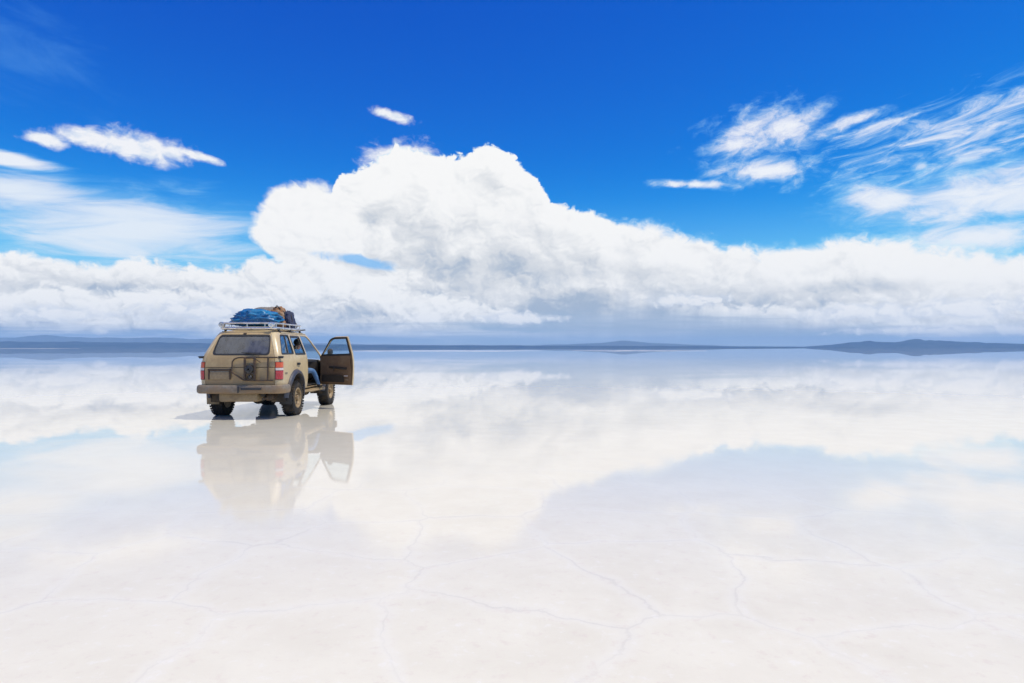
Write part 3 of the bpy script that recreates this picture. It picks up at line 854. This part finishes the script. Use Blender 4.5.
# swing-out carrier for the spare wheel, empty
bm = bmesh.new()
loop = [(-0.14, 1.26), (-0.10, 1.32), (-0.02, 1.352), (0.20, 1.360), (0.50, 1.358), (0.84, 1.355)]
tube(bm, [tp(min(x, 0.80), z, 0.055) for x, z in loop], 0.017, 8)
tube(bm, [tp(-0.14, 1.26, 0.055), tp(-0.145, 1.04, 0.055), tp(0.11, 0.868, 0.055), tp(0.36, 0.858, 0.055), tp(0.74, 0.856, 0.055)], 0.017, 8)
tube(bm, [tp(0.625, 1.358, 0.055), tp(0.625, 0.856, 0.055)], 0.020, 8)
tube(bm, [tp(0.36, 1.32, 0.06), tp(0.47, 1.25, 0.06)], 0.012, 6)
carrier = finish('wheel_carrier', bm, M['rust'], car)
bm = bmesh.new()
box(bm, tp(0.145, 1.11, 0.065), (0.045, 0.05, 0.50)); box(bm, tp(0.355, 1.11, 0.065), (0.045, 0.05, 0.50)); box(bm, tp(0.25, 1.345, 0.06), (0.23, 0.04, 0.03)); box(bm, tp(0.25, 0.88, 0.06), (0.23, 0.04, 0.03))
box(bm, tp(0.25, 1.01, 0.065), (0.20, 0.04, 0.04)); box(bm, tp(0.25, 1.17, 0.065), (0.20, 0.04, 0.04))
finish('bracket', bm, M['rust'], carrier, bevel=0.006)
bm = bmesh.new(); lathe(bm, [(-0.05, 0.02), (-0.05, 0.085), (0.03, 0.085), (0.04, 0.05), (0.06, 0.05), (0.065, 0.02)], 20)
bmesh.ops.transform(bm, matrix=Matrix.Translation(tp(0.25, 1.10, 0.09)) @ Matrix.Rotation(R(-90), 4, 'Z'), verts=bm.verts)
for a in range(5): 
    g = box(bm, tp(0.25, 1.10, 0.155) + Vector((0.05 * math.cos(a * 1.257), 0, 0.05 * math.sin(a * 1.257))), (0.02, 0.03, 0.02))
finish('hub', bm, M['steel'], carrier)
bm = bmesh.new(); g = bmesh.ops.create_uvsphere(bm, u_segments=12, v_segments=8, radius=0.05)['verts']; bmesh.ops.translate(bm, verts=g, vec=tp(0.26, 0.93, 0.07)); finish('padlock', bm, M['steel'], carrier)
for sg in (1, -1):
    bm = bmesh.new(); c = P(0.86, 1.36, 0.03, sg); box(bm, c, (0.10, 0.05, 0.05)); tube(bm, [c, c + Vector((0.075 * sg, -0.02, 0.01))], 0.012, 6)
    finish('hinge_bracket', bm, M['black'], car, bevel=0.008)

# ---- tail lights
for sg in (1, -1):
    fn = lambda s, z: P(s, z, 0.016, sg)
    bm = bmesh.new(); sheet(bm, rounded([(0.748, 0.868), (0.748, 1.262), (0.965, 1.262), (0.965, 0.868)], 0.015), [], lambda s, z: P(s, z, 0.010, sg), 0.05)
    tl = finish('tail_light', bm, M['black'], car, solid=0.02, orient=outward)
    for nm, z0, z1, mt in (('amber_lens', 1.135, 1.252, 'orange'), ('clear_lens', 1.075, 1.128, 'clear'), ('red_lens', 0.878, 1.068, 'red')):
        bm = bmesh.new(); sheet(bm, [(0.758, z0), (0.758, z1), (0.955, z1), (0.955, z0)], [], fn, 0.05)
        finish(nm, bm, M[mt], tl, solid=0.012, orient=outward)
# fuel flap / side marker low on the rear wing
for sg in (1, -1):
    bm = bmesh.new(); sheet(bm, rounded(tos([(-2.16, 0.985), (-2.16, 1.02), (-2.02, 1.02), (-2.02, 0.985)]), 0.01), [], lambda s, z: P(s, z, 0.008, sg), 0.05)
    finish('side_marker', bm, M['bumper'], car, solid=0.012, orient=outward)

# ---- rear bumper
bm = bmesh.new(); rows = []
S_ = [1.16 - 0.1 * i for i in range(3)] + [0.92 - 0.02 * i for i in range(9)] + [0.70 - 0.1 * i for i in range(8)]
path = [(s, 1) for s in S_ if s > 0] + [(0.0, 1)] + [(s, -1) for s in S_[::-1] if s > 0]
prof = [(-0.02, 0.565), (0.075, 0.570), (0.105, 0.595), (0.112, 0.65), (0.108, 0.70), (0.098, 0.735), (0.075, 0.752), (-0.02, 0.752)]
for s, sg in path:
    rows.append([Vector((P(s, 0.72, o, sg).x, P(s, 0.72, o, sg).y, z)) for o, z in prof])
strip_loft(bm, rows); finish('rear_bumper', bm, M['bumper'], car, smooth_=30)
bm = bmesh.new(); box(bm, (0.02, -2.585, 0.66), (0.03, 0.02, 0.14)); box(bm, (0.30, -2.585, 0.675), (0.45, 0.012, 0.05)); finish('bumper_plate', bm, M['steel'], car, bevel=0.004)
# front bumper, grille and lamps
bm = bmesh.new(); rows = []
for i in range(13):
    t = -1 + i / 6; x = 0.90 * t; y = 2.36 - 0.20 * abs(t) ** 4
    rows.append([Vector((x, y - 0.10, 0.52)), Vector((x, y, 0.53)), Vector((x, y + 0.03, 0.60)), Vector((x, y + 0.02, 0.70)), Vector((x, y - 0.10, 0.72))])
strip_loft(bm, rows); finish('front_bumper', bm, M['bumper'], car)
bm = bmesh.new(); box(bm, (0, 2.30, 0.95), (0.90, 0.04, 0.20))
for k in range(4): box(bm, (0, 2.325, 0.88 + 0.047 * k), (0.88, 0.02, 0.018))
finish('grille', bm, M['black'], car, bevel=0.005)
for sg in (1, -1):
    bm = bmesh.new(); box(bm, (0.61 * sg, 2.285, 0.95), (0.26, 0.06, 0.18)); finish('headlight', bm, M['clear'], car, bevel=0.02)

# ---- wheels
def make_wheel():
    b = bmesh.new(); rr = 0.40; wd = 0.13
    lathe(b, [(-wd + 0.02, 0.215), (-wd - 0.004, 0.26), (-wd - 0.006, 0.32), (-wd + 0.012, 0.375), (-wd + 0.04, rr - 0.010), (-0.06, rr), (0.06, rr), (wd - 0.04, rr - 0.010), (wd - 0.012, 0.375), (wd + 0.006, 0.32), (wd + 0.004, 0.26), (wd - 0.02, 0.215)], 56)
    for k in range(36):
        a = k * 2 * math.pi / 36
        for j, (x, w_) in enumerate(((-0.100, 0.07), (-0.022, 0.055), (0.052, 0.055), (0.112, 0.06))):
            aa = a + (0.09 if j % 2 else 0)
            g = bmesh.ops.create_cube(b, size=1.0)['verts']
            bmesh.ops.transform(b, matrix=Matrix.Rotation(aa, 4, 'X') @ Matrix.Translation((x, 0, rr - 0.003)) @ Matrix.Rotation(0.25 * (1 if j % 2 else -1), 4, 'Z') @ Matrix.Diagonal((w_, 0.045, 0.016, 1)), verts=g)
    r_ = bmesh.new()
    lathe(r_, [(0.10, 0.232), (0.125, 0.236), (0.132, 0.225), (0.122, 0.212), (0.075, 0.200), (0.055, 0.185), (0.060, 0.165), (0.082, 0.120), (0.090, 0.095), (0.086, 0.070), (0.125, 0.062), (0.138, 0.045), (0.140, 0.005), (-0.12, 0.005), (-0.12, 0.232)], 48)
    h_ = bmesh.new()
    for k in range(10):
        a = k * 2 * math.pi / 10
        g = bmesh.ops.create_cone(h_, cap_ends=True, segments=12, radius1=0.021, radius2=0.021, depth=0.008)['verts']
        bmesh.ops.transform(h_, matrix=Matrix.Rotation(a, 4, 'X') @ Matrix.Translation((0.0735, 0, 0.142)) @ Matrix.Rotation(R(66), 4, 'Y') @ Matrix.Diagonal((1, 1, 1, 1)), verts=g)
    n_ = bmesh.new()
    for k in range(6):
        a = k * 2 * math.pi / 6
        box(n_, (0.092, 0.082 * math.cos(a), 0.082 * math.sin(a)), (0.03, 0.02, 0.02))
    return b, r_, h_, n_
def absorb(dst, src, mi):
    tmp = bpy.data.meshes.new('tmp'); src.to_mesh(tmp); src.free(); k0 = len(dst.faces); dst.from_mesh(tmp); bpy.data.meshes.remove(tmp)
    dst.faces.ensure_lookup_table()
    for f in dst.faces[k0:]: f.material_index = mi
b, r_, h_, n_ = make_wheel()
absorb(r_, h_, 1); absorb(r_, n_, 2)
wheel = bpy.data.objects.new('wheel', None); COL.objects.link(wheel); wheel.parent = car; wheel.empty_display_size = 0.3
tyre = finish('tyre', b, M['rubber'], wheel, smooth_=40)
rim = finish('rim', r_, [M['rim'], M['dark'], M['rust']], wheel)
spots = [(0.815, AXR), (0.795, AXF), (-0.815, AXR), (-0.795, AXF)]
for i, (x, y) in enumerate(spots):
    if i == 0: w = wheel
    else:
        w = wheel.copy(); COL.objects.link(w); w.parent = car
        for ch in (tyre, rim):
            c = ch.copy(); COL.objects.link(c); c.parent = w
    w.location = (x, y, 0.402); w.rotation_euler = (i * 0.7, 0, 0 if x > 0 else math.pi)

# ---- flares, mud flaps, steps
for sg in (1, -1):
    for ax in (AXR, AXF):
        bm = bmesh.new(); rows = []
        for k in range(25):
            a = R(-6 + 186 * k / 24) if ax == AXR else R(-2 + 184 * k / 24)
            def pt(r, off):
                q = ax + r * math.cos(a); z = ARCH_Z + r * math.sin(a); p = P(s_of(q), z, 0, sg); 
                return Vector((p.x + off * sg, q if q > -2.2 else p.y, z))
            rows.append([pt(ARCH_R - 0.012, -0.03), pt(ARCH_R - 0.012, 0.065), pt(ARCH_R + 0.015, 0.072), pt(ARCH_R + 0.055, 0.055), pt(ARCH_R + 0.085, 0.006), pt(ARCH_R + 0.085, -0.02)])
        strip_loft(bm, rows); finish('fender_flare', bm, M['flare'], car, smooth_=50)
        bm = bmesh.new(); rows = []
        for k in range(17):
            a = R(-10 + 200 * k / 16)
            rows.append([Vector((x * sg, ax + (ARCH_R + 0.012) * math.cos(a), ARCH_Z + (ARCH_R + 0.012) * math.sin(a))) for x in (0.845, 0.52)])
        strip_loft(bm, rows, False); finish('wheel_well', bm, M['chassis'], car, solid=0.01)
        bm = bmesh.new(); y = ax - 0.50 if ax == AXR else ax - 0.50
        box(bm, (0.82 * sg, y, 0.42), (0.28, 0.014, 0.26), Matrix.Rotation(R(6), 3, 'X').to_euler()); mf = finish('mud_flap', bm, M['tank' if sg < 0 and ax == AXR else 'black'], car, bevel=0.004)
    bm = bmesh.new(); rows = []
    for k in range(15):
        y = -0.86 + 1.62 * k / 14; e = sstep(min(k, 14 - k) / 2.0)
        xo = 0.885 + 0.125 * e
        rows.append([Vector((0.80 * sg, y, 0.50)), Vector((xo * sg, y, 0.485)), Vector(((xo + 0.015) * sg, y, 0.505)), Vector((xo * sg, y, 0.535)), Vector((0.80 * sg, y, 0.54))])
    strip_loft(bm, rows); st = finish('running_board', bm, M['tank'], car, smooth_=25)
    for y in (-0.6, -0.05, 0.5):
        bm = bmesh.new(); box(bm, (0.78 * sg, y, 0.50), (0.24, 0.05, 0.05)); box(bm, (0.86 * sg, y - 0.02, 0.455), (0.06, 0.14, 0.06))
        finish('bracket', bm, M['chassis'], st, bevel=0.006)

# ---- underneath
bm = bmesh.new()
for sg in (1, -1): box(bm, (0.46 * sg, -0.15, 0.555), (0.09, 4.4, 0.13))
for y in (-2.2, -1.0, 0.2, 1.2, 2.1): box(bm, (0, y, 0.56), (0.9, 0.08, 0.10))
box(bm, (0, -0.2, 0.625), (1.62, 4.0, 0.03))
finish('chassis', bm, M['chassis'], car, bevel=0.01)
for y in (AXR, AXF):
    bm = bmesh.new(); b2 = []
    tube(bm, [(-0.72, y, 0.40), (-0.20, y, 0.40), (0, y, 0.40), (0.20, y, 0.40), (0.72, y, 0.40)], [0.055, 0.06, 0.075, 0.06, 0.055], 12)
    g = bmesh.ops.create_uvsphere(bm, u_segments=16, v_segments=10, radius=0.15)['verts']; bmesh.ops.translate(bm, verts=g, vec=(0.02 if y < 0 else 0.2, y, 0.405))
    finish('axle', bm, M['chassis'], car)
bm = bmesh.new(); box(bm, (-0.06, -2.08, 0.485), (0.86, 0.62, 0.21)); finish('fuel_tank', bm, M['tank'], car, bevel=0.05)
bm = bmesh.new(); tube(bm, [(0.52, -1.2, 0.50), (0.52, -1.75, 0.49), (0.55, -1.80, 0.49), (0.55, -2.25, 0.48), (0.52, -2.30, 0.47), (0.52, -2.48, 0.45)], [0.03, 0.03, 0.085, 0.085, 0.028, 0.028], 12)
finish('exhaust', bm, M['rust'], car)
bm = bmesh.new(); lathe(bm, [(-0.3, 0.09), (-0.25, 0.12), (0.1, 0.12), (0.16, 0.07), (0.9, 0.05), (0.9, 0.01), (-0.3, 0.01)], 12); bmesh.ops.transform(bm, matrix=Matrix.Translation((0.0, 0.1, 0.46)) @ Matrix.Rotation(R(90), 4, 'Z'), verts=bm.verts); finish('gearbox', bm, M['chassis'], car)

# ---- inside
def seat_part(x, y, wd, h=0.62):
    b = bmesh.new(); box(b, (x, y, 0.80), (wd, 0.50, 0.20)); g = box(b, (x, y - 0.27, 1.10), (wd, 0.15, h), Matrix.Rotation(R(12), 3, 'X').to_euler())
    return b
for x, y, wd in ((0.42, 0.0, 0.50), (-0.42, -0.1, 0.50), (0.0, -1.0, 1.25)):
    st = finish('seat', seat_part(x, y, wd), M['cloth'], car, bevel=0.06)
    for hx in ([x] if wd < 1 else [-0.35, 0.35]):
        b = bmesh.new(); box(b, (hx, y - 0.36, 1.53), (0.27, 0.10, 0.19)); tube(b, [(hx - 0.06, y - 0.34, 1.35), (hx - 0.06, y - 0.36, 1.48)], 0.008, 6); tube(b, [(hx + 0.06, y - 0.34, 1.35), (hx + 0.06, y - 0.36, 1.48)], 0.008, 6)
        finish('headrest', b, M['cloth'], st, bevel=0.03)
bm = bmesh.new(); rows = []
for i in range(9):
    x = -0.78 + 1.56 * i / 8
    rows.append([Vector((x, 0.52, 0.80)), Vector((x, 0.46, 1.0)), Vector((x, 0.52, 1.20)), Vector((x, 0.78, 1.25)), Vector((x, 0.78, 0.80))])
strip_loft(bm, rows); finish('dashboard', bm, M['dark'], car, smooth_=25)
bm = bmesh.new(); c0 = Vector((-0.42, 0.32, 1.16)); rot = Matrix.Rotation(R(-60), 3, 'X')
tube(bm, [c0 + rot @ Vector((0.19 * math.cos(a), 0.19 * math.sin(a), 0)) for a in [i * math.pi / 12 for i in range(24)]], 0.014, 8, True)
for a in (0.3, math.pi - 0.3, -math.pi / 2): tube(bm, [c0, c0 + rot @ Vector((0.19 * math.cos(a), 0.19 * math.sin(a), 0))], 0.012, 6)
tube(bm, [c0, c0 + rot @ Vector((0, 0, -0.25))], 0.03, 8); finish('steering_wheel', bm, M['black'], car)

# ---- roof rack
def ring(z, x, y0, y1, rad=0.10):
    pts = []
    for cx, cy_, a0 in ((x - rad, y1 - rad, 0), (-x + rad, y1 - rad, 90), (-x + rad, y0 + rad, 180), (x - rad, y0 + rad, 270)):
        for k in range(5):
            a = R(a0 + 90 * k / 4); pts.append((cx + rad * math.cos(a), cy_ + rad * math.sin(a), z))
    return pts
RX, RY0, RY1 = 0.60, -2.04, -0.12
bm = bmesh.new()
tube(bm, ring(2.120, RX, RY0, RY1), 0.020, 10, True); tube(bm, ring(2.010, RX, RY0, RY1), 0.034, 10, True)
rack = finish('roof_rack', bm, M['silver'], car)
def repeat(first, spots, parent):
    first.location = spots[0]
    for p in spots[1:]:
        c = first.copy(); COL.objects.link(c); c.parent = parent; c.location = p
bm = bmesh.new(); tube(bm, [(0, 0, 0), (0, 0, 0.105)], 0.012, 8)
repeat(finish('upright', bm, M['silver'], rack), [(RX * sg, y, 2.015) for sg in (1, -1) for y in (-1.90, -1.45, -1.0, -0.55, -0.25)] + [(x, y, 2.015) for x in (-0.40, 0, 0.40) for y in (RY0, RY1)], rack)
bm = bmesh.new(); box(bm, (0, 0, 0), (1.18, 0.035, 0.016))
repeat(finish('slat', bm, M['silver'], rack), [(0, -1.94 + 1.72 * k / 10, 2.015) for k in range(11)], rack)
for sg in (1, -1):
    for y in (-1.75, -1.0, -0.28):
        b = bmesh.new(); box(b, (0.61 * sg, y, 1.965), (0.035, 0.07, 0.09)); box(b, (0.64 * sg, y, 1.93), (0.05, 0.12, 0.03)); finish('rack_foot', b, M['steel'], rack, bevel=0.006)
for sg in (1, -1):          # bright drum lamps on the rear corners of the rack
    b = bmesh.new(); lathe(b, [(-0.05, 0.02), (-0.045, 0.05), (-0.03, 0.062), (0.05, 0.062), (0.055, 0.05), (0.05, 0.01)], 20)
    bmesh.ops.transform(b, matrix=Matrix.Translation((0.555 * sg, -2.05, 2.085)) @ Matrix.Rotation(R(-90), 4, 'Z'), verts=b.verts)
    finish('rack_lamp', b, M['silver'], rack)
b = bmesh.new(); tube(b, [(RX, -0.25, 2.0), (RX + 0.07, -0.2, 2.01), (RX + 0.12, -0.18, 2.015)], 0.016, 6); finish('antenna_mount', b, M['steel'], rack)
# ------------------------------------------------------------------ cargo on the rack (things of their own)
CM = Matrix.Translation(car.location) @ Matrix.Rotation(car.rotation_euler.z, 4, 'Z')
def cw(p): return CM @ Vector(p)

def lump(name, c, d, mat, seed, sharp=2.6, fold=0.05, fscale=4.0, taper=0.0, tilt=0.0, sub=5, sag=0.0):
    """a soft bundle: a rounded box crumpled by folds, flat underneath"""
    bm = bmesh.new(); bmesh.ops.create_icosphere(bm, subdivisions=sub, radius=1.0)
    for v in bm.verts:
        p = v.co; k = (abs(p.x) ** sharp + abs(p.y) ** sharp + abs(p.z) ** sharp) ** (-1 / sharp)
        q = p * k
        q.x *= 1 - taper * (q.z * 0.5 + 0.5)
        n = noise.fractal((q * fscale * 0.5 + Vector((seed, 0, 0))), 0.9, 2.0, 3)
        rdg = 1 - abs(noise.noise(Vector((q.x * fscale * 1.0 + seed, q.y * fscale, q.z * fscale * 1.6)))) * 2
        rdg2 = 1 - abs(noise.noise(Vector((q.x * fscale * 2.3 + q.z * 2 + seed, q.y * fscale * 2.1, q.z * fscale * 2.0 + 4)))) * 2
        q = q * (1 + fold * (1.2 * n + 0.9 * max(0, rdg) ** 2 + 0.45 * max(0, rdg2) ** 2 - 0.5))
        if q.z > 0: q.z *= 1 - sag * (q.x ** 2)
        q.z = max(q.z, -0.93)
        v.co = Vector((q.x * d[0] / 2, q.y * d[1] / 2, q.z * d[2] / 2))
    me = bpy.data.meshes.new(name); bm.to_mesh(me); bm.free()
    for p in me.polygons: p.use_smooth = True
    me.materials.append(mat)
    o = link(name, me); o.location = cw(c); o.rotation_euler = (0, R(tilt), car.rotation_euler.z)
    return o
M['tarp'] = paint('blue_tarp', (0.008, 0.12, 0.30), 0.30, dirt=(0.02, 0.27, 0.48), dscale=2.2, coat=0.2, var=0.12)
M['bagbrown'] = paint('brown_canvas', (0.27, 0.13, 0.055), 0.85, dirt=(0.50, 0.38, 0.26), dscale=5)
M['bagblue'] = paint('navy_canvas', (0.030, 0.040, 0.085), 0.8, dirt=(0.06, 0.07, 0.12))
M['baggrey'] = paint('grey_canvas', (0.20, 0.18, 0.16), 0.85, dirt=(0.30, 0.26, 0.22))
M['strap'] = paint('webbing', (0.05, 0.045, 0.04), 0.8)
M['teal'] = paint('green_plastic', (0.03, 0.075, 0.07), 0.5)
FL = 2.026
o = lump('tarpaulin', (-0.03, -1.42, FL + 0.225), (1.10, 0.90, 0.43), M['tarp'], 2.0, 2.6, 0.17, 1.7, 0.06, sag=0.22)
tag(o, 'crumpled blue tarpaulin bundle at the tail end of the roof rack', 'tarpaulin')
o = lump('storage_bag', (-0.08, -0.66, FL + 0.27), (0.70, 0.55, 0.53), M['baggrey'], 5.0, 3.0, 0.06, 3.0)
tag(o, 'grey canvas bag just behind the blue tarpaulin on the roof rack', 'bag')
o = lump('duffel_bag', (0.27, -0.78, FL + 0.265), (0.36, 0.44, 0.52), M['bagbrown'], 8.0, 2.6, 0.10, 3.4)
tag(o, 'brown and cream bag standing highest on the roof rack', 'bag')
def stroke(parent, pts, r, mat, name):
    b = bmesh.new(); tube(b, pts, r, 6); return finish(name, b, mat, parent)
stroke(o, [(-0.19, -0.05, -0.1), (-0.17, -0.10, 0.12), (0, -0.14, 0.29), (0.17, -0.10, 0.12), (0.19, -0.05, -0.1)], 0.016, M['strap'], 'strap')
o = lump('rucksack', (0.47, -0.66, FL + 0.21), (0.24, 0.44, 0.43), M['bagblue'], 11.0, 5.0, 0.09, 3.0, 0.30, tilt=-6)
tag(o, 'navy blue rucksack leaning at the right edge of the roof rack', 'bag')
stroke(o, [(0.09, -0.1, -0.15), (0.115, -0.1, 0.0), (0.09, -0.09, 0.15), (0.0, -0.06, 0.235)], 0.012, M['strap'], 'strap')
o = lump('sack', (0.42, -1.20, FL + 0.10), (0.30, 0.40, 0.20), M['baggrey'], 14.0, 2.5, 0.07, 3.0)
o.data.materials[0] = M['bagbrown']
tag(o, 'small tan sack tucked between the blue tarpaulin and the right rail', 'bag')
o = lump('sleeping_mat', (0.42, -0.36, FL + 0.09), (0.28, 0.40, 0.18), M['baggrey'], 17.0, 2.5, 0.07, 3.0)
tag(o, 'small grey bundle at the front right corner of the roof rack', 'bag')

# ------------------------------------------------------------------ the driver, half out of the open door
def skin_body(name, joints, edges, mat_fn, mats, root=0):
    me = bpy.data.meshes.new(name); me.from_pydata([j[0] for j in joints], edges, [])
    o = link(name, me)
    m = o.modifiers.new('skin', 'SKIN')
    for i, j in enumerate(joints):
        r = j[1]; me.skin_vertices[0].data[i].radius = r if isinstance(r, tuple) else (r, r)
        me.skin_vertices[0].data[i].use_root = (i == root)
    s = o.modifiers.new('sub', 'SUBSURF'); s.levels = 2; s.render_levels = 2
    dg = bpy.context.evaluated_depsgraph_get(); dg.update()
    me2 = bpy.data.meshes.new_from_object(o.evaluated_get(dg)); o.modifiers.clear(); o.data = me2; me2.name = name
    for m_ in mats: me2.materials.append(m_)
    for p in me2.polygons:
        p.use_smooth = True; p.material_index = mat_fn(p.center)
    return o
M['skin'] = paint('skin', (0.30, 0.165, 0.105), 0.55, var=0.05)
M['jeans'] = paint('blue_denim', (0.075, 0.17, 0.34), 0.9, dirt=(0.17, 0.28, 0.45), dscale=9)
M['jacket'] = paint('dark_jacket', (0.045, 0.035, 0.035), 0.85)
M['hair'] = paint('dark_hair', (0.012, 0.010, 0.009), 0.6)
M['boot'] = paint('dark_boot', (0.022, 0.019, 0.017), 0.6)
J = [((0.44, -0.13, 0.985), (0.15, 0.115)),      # 0 pelvis
     ((0.44, -0.145, 1.14), (0.155, 0.11)),      # 1 waist
     ((0.44, -0.14, 1.34), (0.175, 0.115)),      # 2 chest
     ((0.44, -0.13, 1.475), (0.075, 0.07)),      # 3 neck base
     ((0.445, -0.11, 1.53), (0.055, 0.058)),     # 4 neck
     ((0.45, -0.10, 1.61), (0.072, 0.088)),      # 5 jaw
     ((0.45, -0.105, 1.685), (0.074, 0.094)),    # 6 skull
     ((0.45, -0.11, 1.745), (0.05, 0.06)),       # 7 crown
     ((0.60, -0.14, 1.42), 0.07), ((0.66, -0.06, 1.20), 0.052), ((0.56, 0.16, 1.14), 0.04), ((0.52, 0.25, 1.15), 0.032),   # right arm 8-11
     ((0.28, -0.14, 1.42), 0.07), ((0.20, -0.02, 1.20), 0.052), ((0.10, 0.22, 1.18), 0.04), ((0.03, 0.30, 1.20), 0.032),   # left arm 12-15
     ((0.56, -0.08, 0.97), 0.098), ((0.86, 0.02, 0.99), 0.074), ((0.915, 0.11, 0.78), 0.060), ((0.955, 0.17, 0.615), 0.046), # right leg 16-19
     ((0.965, 0.16, 0.572), 0.040), ((1.00, 0.29, 0.566), 0.032),                                                            # right foot 20-21
     ((0.36, -0.06, 0.97), 0.095), ((0.34, 0.36, 1.00), 0.074), ((0.34, 0.46, 0.80), 0.055), ((0.34, 0.50, 0.72), 0.042), ((0.34, 0.60, 0.70), 0.035)]  # left leg
EDG = [(0, 1), (1, 2), (2, 3), (3, 4), (4, 5), (5, 6), (6, 7), (2, 8), (8, 9), (9, 10), (10, 11), (2, 12), (12, 13), (13, 14), (14, 15),
       (0, 16), (16, 17), (17, 18), (18, 19), (19, 20), (20, 21), (0, 22), (22, 23), (23, 24), (24, 25), (25, 26)]
def which(c):
    if c.z > 1.53: return 0
    if c.z < 0.63 or (c.y > 0.48 and c.z < 0.77): return 3
    if c.z < 1.07 and not (c.z > 1.03 and c.x < 0.3 and c.y > 0.1): return 1
    if (c.x < 0.075 and c.y > 0.24) or (c.y > 0.20 and c.x > 0.45 and c.z > 1.05): return 0
    return 2
# fingers and face ride in the same mesh as chains of the skeleton
def hand(base, tip_dir, side):
    i0 = len(J); d = Vector(tip_dir).normalized(); s_ = Vector(side).normalized(); c = Vector(base)
    wi = [k for k, j in enumerate(J) if (Vector(j[0]) - c).length < 1e-4][0]
    for f in range(4):
        k = len(J); o_ = s_ * (0.033 - 0.022 * f); L = (0.036, 0.042, 0.040, 0.030)[f]
        J.append((tuple(c + d * 0.075 + o_), 0.011)); EDG.append((wi, k))
        J.append((tuple(c + d * (0.075 + L) + o_ + Vector((0, 0, -0.008))), 0.009)); EDG.append((k, k + 1))
        J.append((tuple(c + d * (0.080 + L * 1.5) + o_ + Vector((0, 0, -0.035))), 0.008)); EDG.append((k + 1, k + 2))
    k = len(J); J.append((tuple(c + d * 0.03 + s_ * 0.045), 0.012)); EDG.append((wi, k)); J.append((tuple(c + d * 0.075 + s_ * 0.065 + Vector((0, 0, -0.015))), 0.009)); EDG.append((k, k + 1))
hand((0.52, 0.25, 1.15), (-0.25, 0.9, -0.25), (-1, -0.2, 0)); hand((0.03, 0.30, 1.20), (-0.4, 0.9, 0), (1, 0.4, 0))
k = len(J); J.append(((0.462, 0.005, 1.655), 0.014)); EDG.append((6, k))       # nose
J = [((p[0] + 0.05 * max(0, min(1, (p[2] - 1.0) / 0.4)), p[1], p[2]), r) for p, r in J]
J2 = [(tuple(cw(p)), r) for p, r in J]
inv = CM.inverted()
person = skin_body('person', J2, EDG, lambda c: which(inv @ c), [M['skin'], M['jeans'], M['jacket'], M['boot']])
person.data.transform(Matrix.Translation(-cw((0.44, -0.13, 0.9)))); person.location = cw((0.44, -0.13, 0.9))
tag(person, 'person in blue jeans sitting in the car with one boot on the step', 'person')
b = bmesh.new(); bmesh.ops.create_icosphere(b, subdivisions=4, radius=1.0)
for v in b.verts:
    n = noise.noise(v.co * 5); v.co = Vector((v.co.x * 0.088, v.co.y * 0.106 - 0.012, v.co.z * 0.10)) * (1 + 0.05 * n)
    if v.co.y > 0.045 and v.co.z < 0.05: v.co.y = 0.045
    if v.co.z < -0.05: v.co.z = -0.05 + (v.co.z + 0.05) * 0.3
bmesh.ops.transform(b, matrix=Matrix.Translation(cw((0.50, -0.115, 1.70)) - person.location) @ Matrix.Rotation(car.rotation_euler.z, 4, 'Z'), verts=b.verts)
finish('hair', b, M['hair'], person)
for sx in (-0.03, 0.03):
    b = bmesh.new(); g = bmesh.ops.create_uvsphere(b, u_segments=10, v_segments=6, radius=0.011)['verts']
    bmesh.ops.translate(b, verts=g, vec=cw((0.505 + sx, -0.018, 1.672)) - person.location)
    finish('eye', b, M['hair'], person)
